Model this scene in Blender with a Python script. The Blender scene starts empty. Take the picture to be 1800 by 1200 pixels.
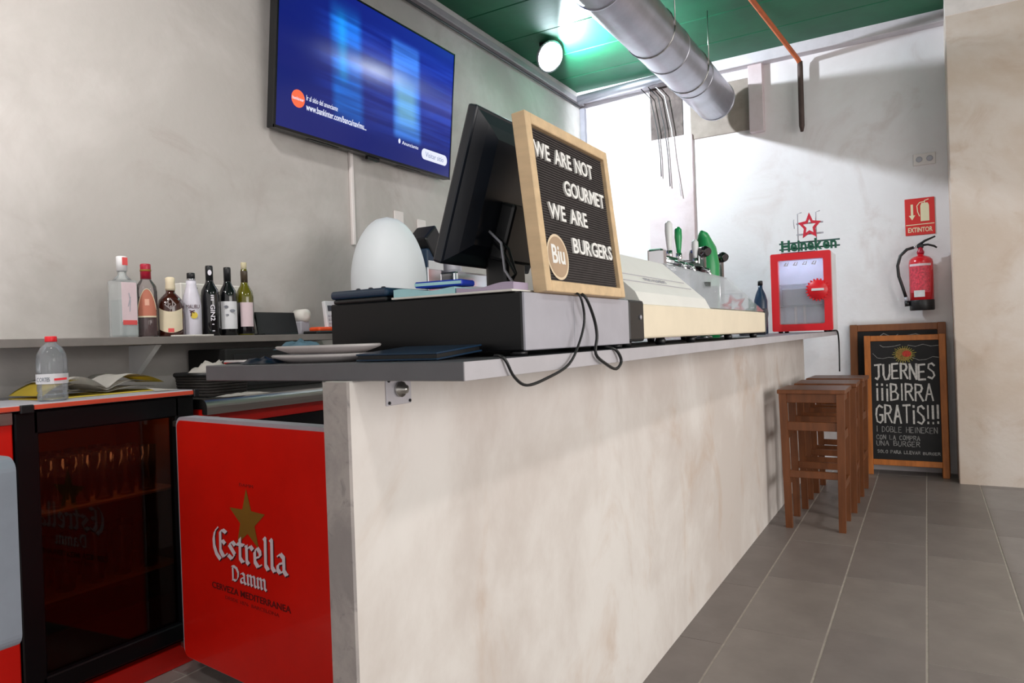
import bpy, bmesh, math, random
from mathutils import Vector, Matrix
random.seed(7)
S = bpy.context.scene
C = S.collection
PI = math.pi

# ------------------------------------------------------------------ camera
def rot(ax, a):
    return Matrix.Rotation(a, 3, ax)
YAW, PITCH, ROLL, FPX = 0.53501, 0.0046068, -0.0348236, 1230.687
B0 = Matrix(((1, 0, 0), (0, 0, -1), (0, 1, 0)))
RC = rot('Z', ROLL) @ rot('X', PITCH) @ rot('Y', YAW) @ B0
RT = RC.transposed()
cam_d = bpy.data.cameras.new('camera')
cam = bpy.data.objects.new('camera', cam_d)
C.objects.link(cam)
cam_d.sensor_width = 36.0
cam_d.lens = FPX / 1800 * 36
cam_d.clip_start = 0.02
m3 = Matrix((RT.col[0], -RT.col[1], -RT.col[2])).transposed()
cam.matrix_world = Matrix.Translation((0, 0, 1.15)) @ m3.to_4x4()
S.camera = cam

# ------------------------------------------------------------------ light
S.view_settings.view_transform = 'Standard'
S.view_settings.look = 'None'
S.view_settings.gamma = 1
S.view_settings.use_curve_mapping = False
S.view_settings.exposure = 0.0
w = bpy.data.worlds.new('world')
S.world = w
w.use_nodes = True
bg = w.node_tree.nodes['Background']
bg.inputs[0].default_value = (1.0, 0.963, 0.945, 1)
bg.inputs[1].default_value = 0.80

def light(name, kind, loc, power, col, aim=None, **kw):
    d = bpy.data.lights.new(name, kind)
    d.energy = power
    d.color = col
    for k, v in kw.items():
        setattr(d, k, v)
    o = bpy.data.objects.new(name, d)
    C.objects.link(o)
    o.location = loc
    if aim:
        o.rotation_euler = (Vector(aim) - Vector(loc)).to_track_quat('-Z', 'Y').to_euler()
    return o
# unseen area light added as assumed daylight from the customers' side, no opening built
light('assumed_side_daylight', 'AREA', (4.3, 1.6, 1.7), 150, (1.0, 0.96, 0.91), aim=(-1, 2.6, 1.0), shape='RECTANGLE', size=4.5, size_y=2.4)
# cold floodlight in the corner over the bar
light('floodlight_beam', 'SPOT', (-2.42, 5.0, 3.33), 205, (0.84, 0.93, 1.0), aim=(-0.9, 5.75, 3.30), spot_size=math.radians(180), spot_blend=0.12, shadow_soft_size=0.035)

# unseen lamps added for light over the bar aisle and the customers' side (their housings are built below)
ADDED_LAMPS = [(-1.55, 0.9, 46), (-1.55, -0.9, 85), (1.5, 3.2, 22), (1.5, 0.2, 22)]
for lx, ly, lp in ADDED_LAMPS:
    light('added_ceiling_light', 'AREA', (lx, ly, 3.425), lp, (1.0, 0.95, 0.925), shape='DISK', size=0.30)

# ------------------------------------------------------------------ materials
def lin(c):
    r = []
    for v in c[:3]:
        v = v / 255.0
        r.append(v / 12.92 if v <= 0.04045 else ((v + 0.055) / 1.055) ** 2.4)
    return (r[0], r[1], r[2], 1)
MATS = {}
def mat(name, col, rough=0.5, metal=0.0, var=0.06, scale=9.0, bump=0.0, bscale=60.0, col2=None, spec=None, coat=0.0, stretch=None):
    """procedural principled material: colour varied by noise, optional bump"""
    if name in MATS:
        return MATS[name]
    m = bpy.data.materials.new(name)
    m.use_nodes = True
    nt = m.node_tree
    p = nt.nodes['Principled BSDF']
    p.inputs['Roughness'].default_value = rough
    p.inputs['Metallic'].default_value = metal
    if spec is not None:
        p.inputs['Specular IOR Level'].default_value = spec
    p.inputs['Coat Weight'].default_value = coat
    tc = nt.nodes.new('ShaderNodeTexCoord')
    src = tc.outputs['Object']
    if stretch:
        mp = nt.nodes.new('ShaderNodeMapping')
        mp.inputs['Scale'].default_value = stretch
        nt.links.new(src, mp.inputs[0])
        src = mp.outputs[0]
    n = nt.nodes.new('ShaderNodeTexNoise')
    n.inputs['Scale'].default_value = scale
    n.inputs['Detail'].default_value = 6
    n.inputs['Roughness'].default_value = 0.6
    nt.links.new(src, n.inputs['Vector'])
    a = lin(col)
    b = lin(col2) if col2 else tuple(min(1, v * (1 + var)) for v in a[:3]) + (1,)
    if not col2:
        a = tuple(v * (1 - var) for v in a[:3]) + (1,)
    mr = nt.nodes.new('ShaderNodeMapRange')
    mr.inputs[1].default_value = 0.35
    mr.inputs[2].default_value = 0.65
    nt.links.new(n.outputs['Fac'], mr.inputs[0])
    mx = nt.nodes.new('ShaderNodeMix')
    mx.data_type = 'RGBA'
    mx.inputs[6].default_value = a
    mx.inputs[7].default_value = b
    nt.links.new(mr.outputs[0], mx.inputs[0])
    nt.links.new(mx.outputs[2], p.inputs['Base Color'])
    if bump:
        n2 = nt.nodes.new('ShaderNodeTexNoise')
        n2.inputs['Scale'].default_value = bscale
        n2.inputs['Detail'].default_value = 5
        nt.links.new(src, n2.inputs['Vector'])
        bp = nt.nodes.new('ShaderNodeBump')
        bp.inputs['Strength'].default_value = bump
        bp.inputs['Distance'].default_value = 0.01
        nt.links.new(n2.outputs['Fac'], bp.inputs['Height'])
        nt.links.new(bp.outputs[0], p.inputs['Normal'])
    MATS[name] = m
    return m
def plaster(name, base, patch, stain, rough=0.85, s1=1.1, s2=4.5, amt=0.55, stretch=(1, 1, 1)):
    """trowelled plaster: two noise scales of patches and stains"""
    m = bpy.data.materials.new(name)
    m.use_nodes = True
    nt = m.node_tree
    p = nt.nodes['Principled BSDF']
    p.inputs['Roughness'].default_value = rough
    p.inputs['Specular IOR Level'].default_value = 0.25
    tc = nt.nodes.new('ShaderNodeTexCoord')
    mp = nt.nodes.new('ShaderNodeMapping')
    mp.inputs['Scale'].default_value = stretch
    nt.links.new(tc.outputs['Object'], mp.inputs[0])
    def noise(sc, lo, hi, dist=0.4):
        n = nt.nodes.new('ShaderNodeTexNoise')
        n.inputs['Scale'].default_value = sc
        n.inputs['Detail'].default_value = 7
        n.inputs['Roughness'].default_value = 0.62
        n.inputs['Distortion'].default_value = dist
        nt.links.new(mp.outputs[0], n.inputs['Vector'])
        r = nt.nodes.new('ShaderNodeMapRange')
        r.interpolation_type = 'SMOOTHSTEP'
        r.inputs[1].default_value = lo
        r.inputs[2].default_value = hi
        nt.links.new(n.outputs['Fac'], r.inputs[0])
        return r.outputs[0]
    def mix(fac, a, b):
        x = nt.nodes.new('ShaderNodeMix')
        x.data_type = 'RGBA'
        nt.links.new(fac, x.inputs[0])
        for k, v in ((6, a), (7, b)):
            if isinstance(v, tuple):
                x.inputs[k].default_value = v
            else:
                nt.links.new(v, x.inputs[k])
        return x.outputs[2]
    c1 = mix(noise(s1, 0.38, 0.64), lin(base), lin(patch))
    sc = nt.nodes.new('ShaderNodeMath')
    sc.operation = 'MULTIPLY'
    sc.inputs[1].default_value = amt
    nt.links.new(noise(s2, 0.52, 0.74, 1.0), sc.inputs[0])
    c2 = mix(sc.outputs[0], c1, lin(stain))
    nt.links.new(c2, p.inputs['Base Color'])
    n3 = nt.nodes.new('ShaderNodeTexNoise')
    n3.inputs['Scale'].default_value = 26
    n3.inputs['Detail'].default_value = 8
    nt.links.new(mp.outputs[0], n3.inputs['Vector'])
    bp = nt.nodes.new('ShaderNodeBump')
    bp.inputs['Strength'].default_value = 0.16
    bp.inputs['Distance'].default_value = 0.01
    nt.links.new(n3.outputs['Fac'], bp.inputs['Height'])
    nt.links.new(bp.outputs[0], p.inputs['Normal'])
    return m
def emit(name, col, st):
    m = bpy.data.materials.new(name)
    m.use_nodes = True
    p = m.node_tree.nodes['Principled BSDF']
    p.inputs['Base Color'].default_value = (0.01, 0.01, 0.01, 1)
    p.inputs['Emission Color'].default_value = lin(col)
    p.inputs['Emission Strength'].default_value = st
    return m
def glass(name, tint=(255, 255, 255), refl=0.9, rough=0.02, alpha=0.0, body=(230, 235, 240)):
    """thin clear sheet: transparent with fresnel gloss and a little haze"""
    m = bpy.data.materials.new(name)
    m.use_nodes = True
    nt = m.node_tree
    nt.nodes.remove(nt.nodes['Principled BSDF'])
    out = nt.nodes['Material Output']
    tr = nt.nodes.new('ShaderNodeBsdfTransparent')
    tr.inputs[0].default_value = lin(tint)
    gl = nt.nodes.new('ShaderNodeBsdfGlossy')
    gl.inputs['Roughness'].default_value = rough
    df = nt.nodes.new('ShaderNodeBsdfDiffuse')
    df.inputs[0].default_value = lin(body)
    m0 = nt.nodes.new('ShaderNodeMixShader')
    m0.inputs[0].default_value = alpha
    nt.links.new(tr.outputs[0], m0.inputs[1])
    nt.links.new(df.outputs[0], m0.inputs[2])
    fr = nt.nodes.new('ShaderNodeFresnel')
    fr.inputs[0].default_value = 1.45
    mu = nt.nodes.new('ShaderNodeMath')
    mu.operation = 'MULTIPLY'
    mu.inputs[1].default_value = refl
    nt.links.new(fr.outputs[0], mu.inputs[0])
    mx = nt.nodes.new('ShaderNodeMixShader')
    nt.links.new(mu.outputs[0], mx.inputs[0])
    nt.links.new(m0.outputs[0], mx.inputs[1])
    nt.links.new(gl.outputs[0], mx.inputs[2])
    nt.links.new(mx.outputs[0], out.inputs[0])
    return m

M_wall_left = plaster('grey_plaster', (176, 171, 167), (198, 193, 190), (160, 150, 145), s1=0.9, s2=2.2, amt=0.45)
M_wall_far = plaster('white_plaster', (226, 220, 222), (236, 233, 236), (206, 192, 190), s1=0.7, s2=2.0, amt=0.5)
M_bar_wall = plaster('bar_plaster', (208, 198, 192), (228, 222, 218), (194, 168, 148), s1=1.3, s2=2.1, amt=0.6, stretch=(1, 1, 0.8))
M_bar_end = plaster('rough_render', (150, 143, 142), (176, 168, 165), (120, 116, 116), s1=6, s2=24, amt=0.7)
M_pillar = plaster('beige_plaster', (206, 188, 174), (218, 206, 198), (182, 152, 128), s1=1.0, s2=2.4, amt=0.5)
M_pilaster = plaster('pink_plaster', (196, 178, 180), (214, 200, 204), (170, 150, 146), s1=1.4, s2=4, amt=0.5)
M_hole_shade = plaster('hole_shade', (92, 82, 80), (120, 108, 104), (60, 54, 52), s1=4, s2=9, amt=0.7)  # dark tones stand for the shaded hole above the pilaster
M_ceiling = mat('green_ceiling_paint', (18, 98, 66), 0.55, var=0.16, scale=3, bump=0.1, bscale=20)
M_grout = mat('pale_grout', (176, 166, 158), 0.9, var=0.12, scale=30)
M_tile = [mat('grey_tile_%d' % i, c, 0.42, var=0.10, scale=5, bump=0.06, bscale=40) for i, c in enumerate(((130, 121, 118), (123, 114, 111), (136, 127, 123)))]
M_slab = mat('grey_laminate', (92, 92, 97), 0.38, var=0.05, scale=20)
M_black = mat('black_plastic', (20, 21, 24), 0.38)
M_black2 = mat('black_satin_metal', (7, 8, 12), 0.35, spec=0.3)
M_screen_back = mat('blue_black_plastic', (22, 28, 38), 0.32)
M_grey_metal = mat('grey_painted_metal', (176, 174, 184), 0.42, 0.1)
M_steel = mat('brushed_steel', (188, 186, 182), 0.28, 1.0, var=0.08, scale=6, stretch=(30, 1, 30))
M_chrome = mat('chrome', (222, 222, 226), 0.10, 1.0, var=0.02)
M_galv = mat('galvanised_sheet', (186, 186, 196), 0.36, 0.85, var=0.10, scale=5)
M_red = mat('red_lacquer', (222, 22, 8), 0.35, var=0.04, coat=0.3)
M_red2 = mat('red_plastic', (228, 30, 42), 0.35, var=0.03)
M_white = mat('white_plastic', (232, 232, 234), 0.45, var=0.02)
M_egg = mat('white_satin_plastic', (226, 231, 236), 0.5, var=0.01)
M_paper = mat('paper', (226, 222, 216), 0.8, var=0.05)
M_cream = mat('cream_enamel', (240, 226, 202), 0.4, var=0.03)
M_wood = mat('stool_wood', (114, 66, 36), 0.38, var=0.22, scale=5, stretch=(5, 5, 0.6))
M_pine = mat('pine_frame', (214, 184, 146), 0.55, var=0.10, scale=6, stretch=(1, 5, 5))
M_oak = mat('orange_wood_frame', (188, 110, 48), 0.5, var=0.18, scale=5, stretch=(5, 5, 1))
M_brownwood = mat('brown_wood_frame', (140, 84, 46), 0.5, var=0.15, scale=5, stretch=(5, 5, 1))
M_chalkboard = mat('chalkboard', (26, 25, 28), 0.75, var=0.35, scale=7)
M_chalk = mat('chalk', (206, 202, 200), 0.95, var=0.2, scale=60)
M_chalk_dim = mat('chalk_faint', (140, 138, 138), 0.95, var=0.3, scale=60)
M_felt = mat('black_felt', (62, 56, 56), 0.95, var=0.1, scale=30)
M_letter = mat('white_letter_plastic', (240, 238, 236), 0.5, var=0.01)
M_glass = glass('clear_glass')
M_glass_hazy = glass('hazy_glass', refl=0.5, alpha=0.16)
M_glass_dark = glass('smoked_glass', (196, 172, 156), refl=0.8)
M_tumbler = glass('tumbler_glass', (238, 238, 235), refl=1.0, alpha=0.05)
M_pet = glass('clear_plastic_bottle', (246, 249, 252), refl=0.8, alpha=0.14)
M_orange = mat('orange_primer', (186, 96, 56), 0.6, var=0.12)
M_rust = mat('dark_iron', (78, 62, 58), 0.6, 0.3, var=0.2)
M_teal_dark = mat('navy_plastic', (26, 52, 78), 0.3)
M_blue = mat('blue_card', (28, 60, 190), 0.45)
M_aqua = mat('pale_aqua_paper', (170, 214, 222), 0.7)
M_lav = mat('lavender_paper', (176, 160, 184), 0.7)
M_yellow = mat('yellow_cover', (216, 190, 70), 0.6)
M_gold = mat('gold_print', (132, 96, 24), 0.6)
M_print_dark = mat('dark_red_print', (92, 10, 10), 0.6)
M_print_white = mat('white_print', (226, 222, 232), 0.6, var=0.01)
M_print_shadow = mat('maroon_print', (70, 20, 30), 0.6)
M_green = mat('green_enamel', (30, 150, 84), 0.3)
M_green2 = mat('pale_green_enamel', (110, 176, 120), 0.3)
M_dkgreen = mat('dark_green_tube', (18, 84, 62), 0.4)
M_dkbrown = mat('brown_cabinet_liner', (120, 70, 46), 0.6)
M_greydoor = mat('grey_blue_plastic', (150, 158, 172), 0.45)
M_switch = mat('switch_plastic', (226, 218, 216), 0.5, var=0.01)
M_gin = glass('clear_bottle_glass', (252, 254, 254), refl=0.9, alpha=0.26, body=(236, 241, 243))
M_bottle_black = mat('black_bottle_glass', (12, 12, 16), 0.12, coat=0.5)
M_bottle_amber = mat('amber_bottle_glass', (58, 22, 14), 0.12, coat=0.5)
M_bottle_rose = mat('plum_bottle_glass', (88, 40, 46), 0.12, coat=0.5)
M_bottle_olive = mat('olive_bottle_glass', (92, 88, 14), 0.12, coat=0.5)
M_frost = mat('frosted_white_glass', (214, 210, 222), 0.35)
M_cap_red = mat('crimson_cap', (170, 24, 52), 0.3)
M_label_cream = mat('cream_label', (222, 208, 180), 0.7)
M_label_white = mat('white_label', (222, 222, 226), 0.7)
M_label_pink = mat('pink_label', (222, 200, 206), 0.7)
M_label_orange = mat('copper_label', (186, 112, 90), 0.6)
M_label_red = mat('coral_label', (222, 84, 84), 0.6)

# ------------------------------------------------------------------ mesh helpers
class MB:
    def __init__(s):
        s.bm = bmesh.new()
    def box(s, x0, x1, y0, y1, z0, z1, bev=0.0, seg=2):
        r = bmesh.ops.create_cube(s.bm, size=1, matrix=Matrix.Translation(((x0 + x1) / 2, (y0 + y1) / 2, (z0 + z1) / 2)) @ Matrix.Diagonal((abs(x1 - x0), abs(y1 - y0), abs(z1 - z0), 1)))
        if bev:
            es = list({e for v in r['verts'] for e in v.link_edges})
            bmesh.ops.bevel(s.bm, geom=es, offset=bev, segments=seg, affect='EDGES', profile=0.5)
        return s
    def tube(s, pts, r, n=10, cap=True):
        pts = [Vector(p) for p in pts]
        rs = r if isinstance(r, (list, tuple)) else [r] * len(pts)
        rings = []
        t0 = (pts[1] - pts[0]).normalized()
        nrm = t0.orthogonal().normalized()
        for i, p in enumerate(pts):
            a = pts[max(i - 1, 0)]
            b = pts[min(i + 1, len(pts) - 1)]
            t = (b - a).normalized()
            nrm = (nrm - t * nrm.dot(t)).normalized()
            bi = t.cross(nrm)
            rings.append([s.bm.verts.new(p + (nrm * math.cos(2 * PI * k / n) + bi * math.sin(2 * PI * k / n)) * rs[i]) for k in range(n)])
        for i in range(len(rings) - 1):
            for k in range(n):
                f = s.bm.faces.new((rings[i][k], rings[i][(k + 1) % n], rings[i + 1][(k + 1) % n], rings[i + 1][k]))
                f.smooth = True
        if cap:
            s.bm.faces.new(rings[0][::-1])
            s.bm.faces.new(rings[-1])
        return s
    def lathe(s, prof, x=0, y=0, z=0, n=24, sx=1.0, sy=1.0):
        rings = []
        for r, h in prof:
            rings.append([s.bm.verts.new((x + max(r, 1e-5) * sx * math.cos(2 * PI * k / n), y + max(r, 1e-5) * sy * math.sin(2 * PI * k / n), z + h)) for k in range(n)])
        for i in range(len(rings) - 1):
            for k in range(n):
                f = s.bm.faces.new((rings[i][k], rings[i][(k + 1) % n], rings[i + 1][(k + 1) % n], rings[i + 1][k]))
                f.smooth = True
        if prof[0][0] > 1e-4:
            s.bm.faces.new(rings[0][::-1])
        if prof[-1][0] > 1e-4:
            s.bm.faces.new(rings[-1])
        return s
    def prism(s, poly, axis, a, b):
        """extrude a 2-D polygon along an axis. axis X: poly=(y,z); Y: (x,z); Z: (x,y)"""
        def P(u, v, t):
            return (t, u, v) if axis == 'X' else ((u, t, v) if axis == 'Y' else (u, v, t))
        A = [s.bm.verts.new(P(u, v, a)) for u, v in poly]
        Bv = [s.bm.verts.new(P(u, v, b)) for u, v in poly]
        n = len(poly)
        s.bm.faces.new(A[::-1])
        s.bm.faces.new(Bv)
        for i in range(n):
            s.bm.faces.new((A[i], A[(i + 1) % n], Bv[(i + 1) % n], Bv[i]))
        return s
    def quad(s, a, b, c, d):
        vs = [s.bm.verts.new(p) for p in (a, b, c, d)]
        s.bm.faces.new(vs)
        return s
    def grid(s, f, nu, nv, thick=0.0):
        vs = [[s.bm.verts.new(f(i / nu, j / nv)) for j in range(nv + 1)] for i in range(nu + 1)]
        fs = []
        for i in range(nu):
            for j in range(nv):
                q = s.bm.faces.new((vs[i][j], vs[i + 1][j], vs[i + 1][j + 1], vs[i][j + 1]))
                q.smooth = True
                fs.append(q)
        if thick:
            bmesh.ops.solidify(s.bm, geom=fs, thickness=thick)
        return s
    def xf(s, m):
        bmesh.ops.transform(s.bm, matrix=m, verts=s.bm.verts[:])
        return s
    def build(s, name, m, parent=None, label=None):
        bmesh.ops.recalc_face_normals(s.bm, faces=s.bm.faces[:])
        me = bpy.data.meshes.new(name)
        s.bm.to_mesh(me)
        s.bm.free()
        me.materials.append(m)
        o = bpy.data.objects.new(name, me)
        C.objects.link(o)
        if parent:
            o.parent = parent
        if label:
            o['label'] = label
        return o
def tag(o, label, cat, group=None):
    o['label'] = label
    o['category'] = cat
    if group:
        o['group'] = group
    return o
def thing(name, label, cat, loc=(0, 0, 0), rz=0.0, group=None):
    o = bpy.data.objects.new(name, None)
    C.objects.link(o)
    o.empty_display_size = 0.05
    o.location = loc
    o.rotation_euler = (0, 0, rz)
    return tag(o, label, cat, group)
def struct(o):
    o['kind'] = 'structure'
    return o
def copy_tree(o, parent=None):
    c = o.copy()
    C.objects.link(c)
    c.parent = parent
    for ch in [k for k in bpy.data.objects if k.parent == o]:
        copy_tree(ch, c)
    return c

def text_mesh(s, bold=0.0, depth=0.0, shear=0.0):
    cu = bpy.data.curves.new('t', 'FONT')
    cu.body = s
    cu.size = 1
    cu.offset = bold
    cu.extrude = depth
    cu.shear = shear
    cu.resolution_u = 3
    o = bpy.data.objects.new('t', cu)
    C.objects.link(o)
    dg = bpy.context.evaluated_depsgraph_get()
    me = bpy.data.meshes.new_from_object(o.evaluated_get(dg))
    bpy.data.objects.remove(o)
    bpy.data.curves.remove(cu)
    return me
def text_fit(s, org, U, V, u0, u1, v0, v1, m, parent, name='lettering', bold=0.0, thick=0.0008):
    """lettering fitted into the rectangle u0..u1 x v0..v1 of the plane org + u*U + v*V"""
    me = text_mesh(s, bold, 0.5)
    xs = [v.co.x for v in me.vertices]
    ys = [v.co.y for v in me.vertices]
    org, U, V = Vector(org), Vector(U), Vector(V)
    N = U.cross(V).normalized()
    for v in me.vertices:
        a = (v.co.x - min(xs)) / (max(xs) - min(xs))
        b = (v.co.y - min(ys)) / (max(ys) - min(ys))
        z = v.co.z
        v.co = org + U * (u0 + a * (u1 - u0)) + V * (v0 + b * (v1 - v0)) + N * (z + 0.5) * thick
    me.materials.append(m)
    o = bpy.data.objects.new(name, me)
    C.objects.link(o)
    o.parent = parent
    return o
GLYPH = {}
def glyph(ch, bold):
    if (ch, bold) not in GLYPH:
        me = text_mesh(ch, bold, 0.5)
        xs = [v.co.x for v in me.vertices]
        ys = [v.co.y for v in me.vertices]
        GLYPH[(ch, bold)] = ([tuple(v.co) for v in me.vertices], [tuple(p.vertices) for p in me.polygons], min(xs), max(xs), min(ys), max(ys))
    return GLYPH[(ch, bold)]
def letters_fit(s, org, U, V, u0, u1, v0, v1, m, parent, bold=0.02, gap=0.09, space=0.35, thick=0.003, name='letter'):
    """like text_fit, but every letter is a piece of its own"""
    org, U, V = Vector(org), Vector(U), Vector(V)
    N = U.cross(V).normalized()
    tot = 0
    for ch in s:
        if ch == ' ':
            tot += space
        else:
            g = glyph(ch, bold)
            tot += g[3] - g[2] + gap
    tot -= gap
    k = (u1 - u0) / tot
    hk = (v1 - v0) / 0.72
    x = 0
    for ch in s:
        if ch == ' ':
            x += space
            continue
        vs, fs, a, b, c, d = glyph(ch, bold)
        me = bpy.data.meshes.new(name)
        me.from_pydata([org + U * (u0 + (x + p[0] - a) * k) + V * (v0 + (p[1] - (c if c < 0 else 0)) * hk) + N * (p[2] + 0.5) * thick for p in vs], [], fs)
        me.materials.append(m)
        o = bpy.data.objects.new(name, me)
        C.objects.link(o)
        o.parent = parent
        x += b - a + gap
def strokes(polys, org, U, V, width, m, parent, name='lettering', lift=0.0006, nib=None, jit=0.0):
    """drawn lines: each polyline becomes flat ribbons (or broad-nib strokes) on the plane"""
    org, U, V = Vector(org), Vector(U), Vector(V)
    N = U.cross(V).normalized()
    b = MB()
    k = 0
    for pl in polys:
        for (a, c) in zip(pl[:-1], pl[1:]):
            du, dv = c[0] - a[0], c[1] - a[1]
            L = math.hypot(du, dv) or 1e-6
            w_ = width * (1 + random.uniform(-jit, jit))
            if nib is None:
                nu, nv = -dv / L * w_ / 2, du / L * w_ / 2
                eu, ev = du / L * w_ * 0.3, dv / L * w_ * 0.3
            else:
                nu, nv = math.cos(nib) * w_ / 2, math.sin(nib) * w_ / 2
                t = width * 0.12
                if abs(du * nv - dv * nu) / L < t:
                    nu, nv = -dv / L * t, du / L * t
                eu = ev = 0
            k += 1
            q = lift + 0.00002 * (k % 7)
            pts = [(a[0] - eu + nu, a[1] - ev + nv), (a[0] - eu - nu, a[1] - ev - nv), (c[0] + eu - nu, c[1] + ev - nv), (c[0] + eu + nu, c[1] + ev + nv)]
            b.quad(*[org + U * p[0] + V * p[1] + N * q for p in pts])
    return b.build(name, m, parent)
SF = {  # stroke capitals in a unit box
 'A': [[(0, 0), (.5, 1), (1, 0)], [(.2, .38), (.8, .38)]],
 'B': [[(0, 0), (0, 1), (.7, .95), (.8, .75), (.6, .55), (0, .5)], [(.6, .55), (1, .35), (.9, .08), (0, 0)]],
 'C': [[(.95, .85), (.6, 1), (.15, .85), (0, .5), (.15, .12), (.6, 0), (.95, .15)]],
 'D': [[(0, 0), (0, 1), (.6, .92), (1, .55), (.8, .15), (0, 0)]],
 'E': [[(.9, 1), (0, .97), (0, 0), (.95, .02)], [(0, .5), (.75, .53)]],
 'G': [[(.95, .88), (.5, 1), (.1, .8), (0, .45), (.15, .08), (.6, 0), (.95, .15), (.95, .45), (.55, .45)]],
 'H': [[(0, 0), (0, 1)], [(1, 0), (1, 1)], [(0, .5), (1, .5)]],
 'I': [[(.5, 0), (.5, 1)]],
 'i': [[(.5, 0), (.5, .72)], [(.5, .92), (.5, 1.0)]],
 'J': [[(0, .95), (1, 1)], [(.62, .98), (.62, .2), (.4, 0), (.1, .08)]],
 'K': [[(0, 0), (0, 1)], [(.9, 1), (0, .45), (.95, 0)]],
 'L': [[(0, 1), (0, 0), (.9, .03)]],
 'M': [[(0, 0), (.08, 1), (.5, .4), (.92, 1), (1, 0)]],
 'N': [[(0, 0), (0, 1), (1, 0), (1, 1)]],
 'O': [[(.5, 1), (.1, .8), (0, .45), (.2, .08), (.55, 0), (.9, .2), (1, .6), (.8, .9), (.5, 1)]],
 'P': [[(0, 0), (0, 1), (.8, .95), (.95, .72), (.7, .5), (0, .46)]],
 'R': [[(0, 0), (0, 1), (.75, .95), (.9, .75), (.7, .55), (0, .5)], [(.4, .52), (1, 0)]],
 'S': [[(.95, .85), (.6, 1), (.15, .92), (.08, .68), (.8, .42), (.95, .2), (.6, 0), (.05, .1)]],
 'T': [[(0, .97), (1, 1)], [(.5, .98), (.5, 0)]],
 'U': [[(0, 1), (.02, .3), (.25, 0), (.7, .03), (.95, .35), (1, 1)]],
 'V': [[(0, 1), (.5, 0), (1, 1)]],
 '!': [[(.5, 1), (.5, .28)], [(.5, .08), (.5, 0)]],
 '~': [[(.5, .72), (.5, 0)], [(.5, 1), (.5, .92)]],
 '1': [[(.2, .8), (.5, 1), (.5, 0)], [(.2, 0), (.8, 0)]],
}
def hand(s, u0, u1, v0, v1, gap=0.35, rise=0.0):
    out = []
    ws = [0.35 if c in "!~Ii1" else (0.8 if c == ' ' else 1.0) for c in s]
    tot = sum(ws) + gap * (len(s) - 1)
    k = (u1 - u0) / tot
    x = 0
    for c, w_ in zip(s, ws):
        dv = random.uniform(-.05, .05) * (v1 - v0) + rise * x / tot
        if c != ' ':
            for pl in SF[c]:
                if len(pl) == 1:
                    continue
                ww = w_ if w_ >= 1 else 0.01
                xo = 0 if w_ >= 1 else w_ / 2
                out.append([(u0 + (x + xo + p[0] * ww) * k, v0 + dv + p[1] * (v1 - v0)) for p in pl])
        x += w_ + gap
    return out

# ================================================================== THE SETTING
XL, YF, ZC = -2.85, 6.30, 3.50          # left wall, far wall, ceiling
fl = struct(MB().box(-3.05, 4.6, -2.2, 6.5, -0.12, -0.0018).build('floor', M_grout))
tile_me = {}
gx0 = -0.995
offs = [0.586, 0.76, 0.90, 0.74, 0.62, 0.85, 0.70, 0.95, 0.60, 0.80, 0.72, 0.9, 0.65, 0.8, 0.7]
for i in range(-6, 15):
    xa = gx0 + i * 0.322
    o_ = offs[i] if i >= 0 else 0.7 + 0.1 * (i % 3)
    j0 = -3 if i >= 0 else 0
    for j in range(j0, 10):
        ya = o_ + 2.0 - 0.64 * 3 + 0.64 * j
        yb = ya + 0.637
        if ya > 6.28 or yb < -0.6:
            continue
        yb = min(yb, 6.29)
        key = (round(yb - ya, 3), random.randrange(3))
        if key not in tile_me:
            b = MB().box(0, 0.315, 0, yb - ya, -0.008, 0.0, 0.001, 1)
            t = b.build('tile', M_tile[key[1]], fl)
            tile_me[key] = t.data
        else:
            t = bpy.data.objects.new('tile', tile_me[key])
            C.objects.link(t)
            t.parent = fl
        t.location = (xa + 0.0025, ya, random.uniform(-0.0006, 0.0))

struct(MB().box(XL - 0.2, XL, -2.2, 6.5, -0.1, ZC + 0.1).build('wall_left', M_wall_left))
wf = struct(MB().box(XL - 0.2, 4.6, YF, YF + 0.2, -0.1, ZC + 0.1).build('wall_far', M_wall_far))
MB().box(-2.185, -1.765, YF - 0.035, YF + 0.01, 0, 2.93, 0.004, 1).build('pilaster', M_pilaster, wf)
MB().box(-2.15, -1.85, YF - 0.012, YF + 0.01, 2.93, 3.42).build('hole_patch', M_hole_shade, wf)  # flat plate, the hole's shade put into its colour
MB().box(-1.78, -1.25, YF - 0.010, YF + 0.01, 2.88, 3.33, 0.004, 1).build('hole_patch', mat('taupe_render', (150, 138, 130), 0.9, var=0.12), wf)
MB().box(-1.26, -1.14, YF - 0.06, YF + 0.01, 2.84, 3.42, 0.006, 1).build('boxed_chase', M_pilaster, wf)
MB().box(XL, 4.6, YF - 0.10, YF + 0.01, 3.41, ZC + 0.01, 0.004, 1).build('ledge', mat('ledge_plaster', (206, 200, 206), 0.8), wf)
MB().box(-2.85, -2.80, YF - 0.05, YF + 0.01, 0, 3.36, 0.004, 1).build('corner_strip', mat('mid_grey_strip', (128, 126, 134), 0.7), wf)  # grey strip down the corner of the far wall
wr = struct(MB().box(0.172, 4.6, 5.91, YF + 0.05, -0.05, ZC + 0.02, 0.006, 2).build('wall_right_pier', M_pillar))
MB().box(0.168, 4.6, 5.905, 5.96, 3.33, ZC + 0.02, 0.004, 1).build('crown_band', mat('white_band', (226, 216, 212), 0.8), wr)
ce = struct(MB().box(XL - 0.2, 4.6, -2.2, 6.5, ZC + 0.012, ZC + 0.2).build('ceiling', mat('dark_joint_green', (8, 44, 32), 0.8)))
yy = -2.2
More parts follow.
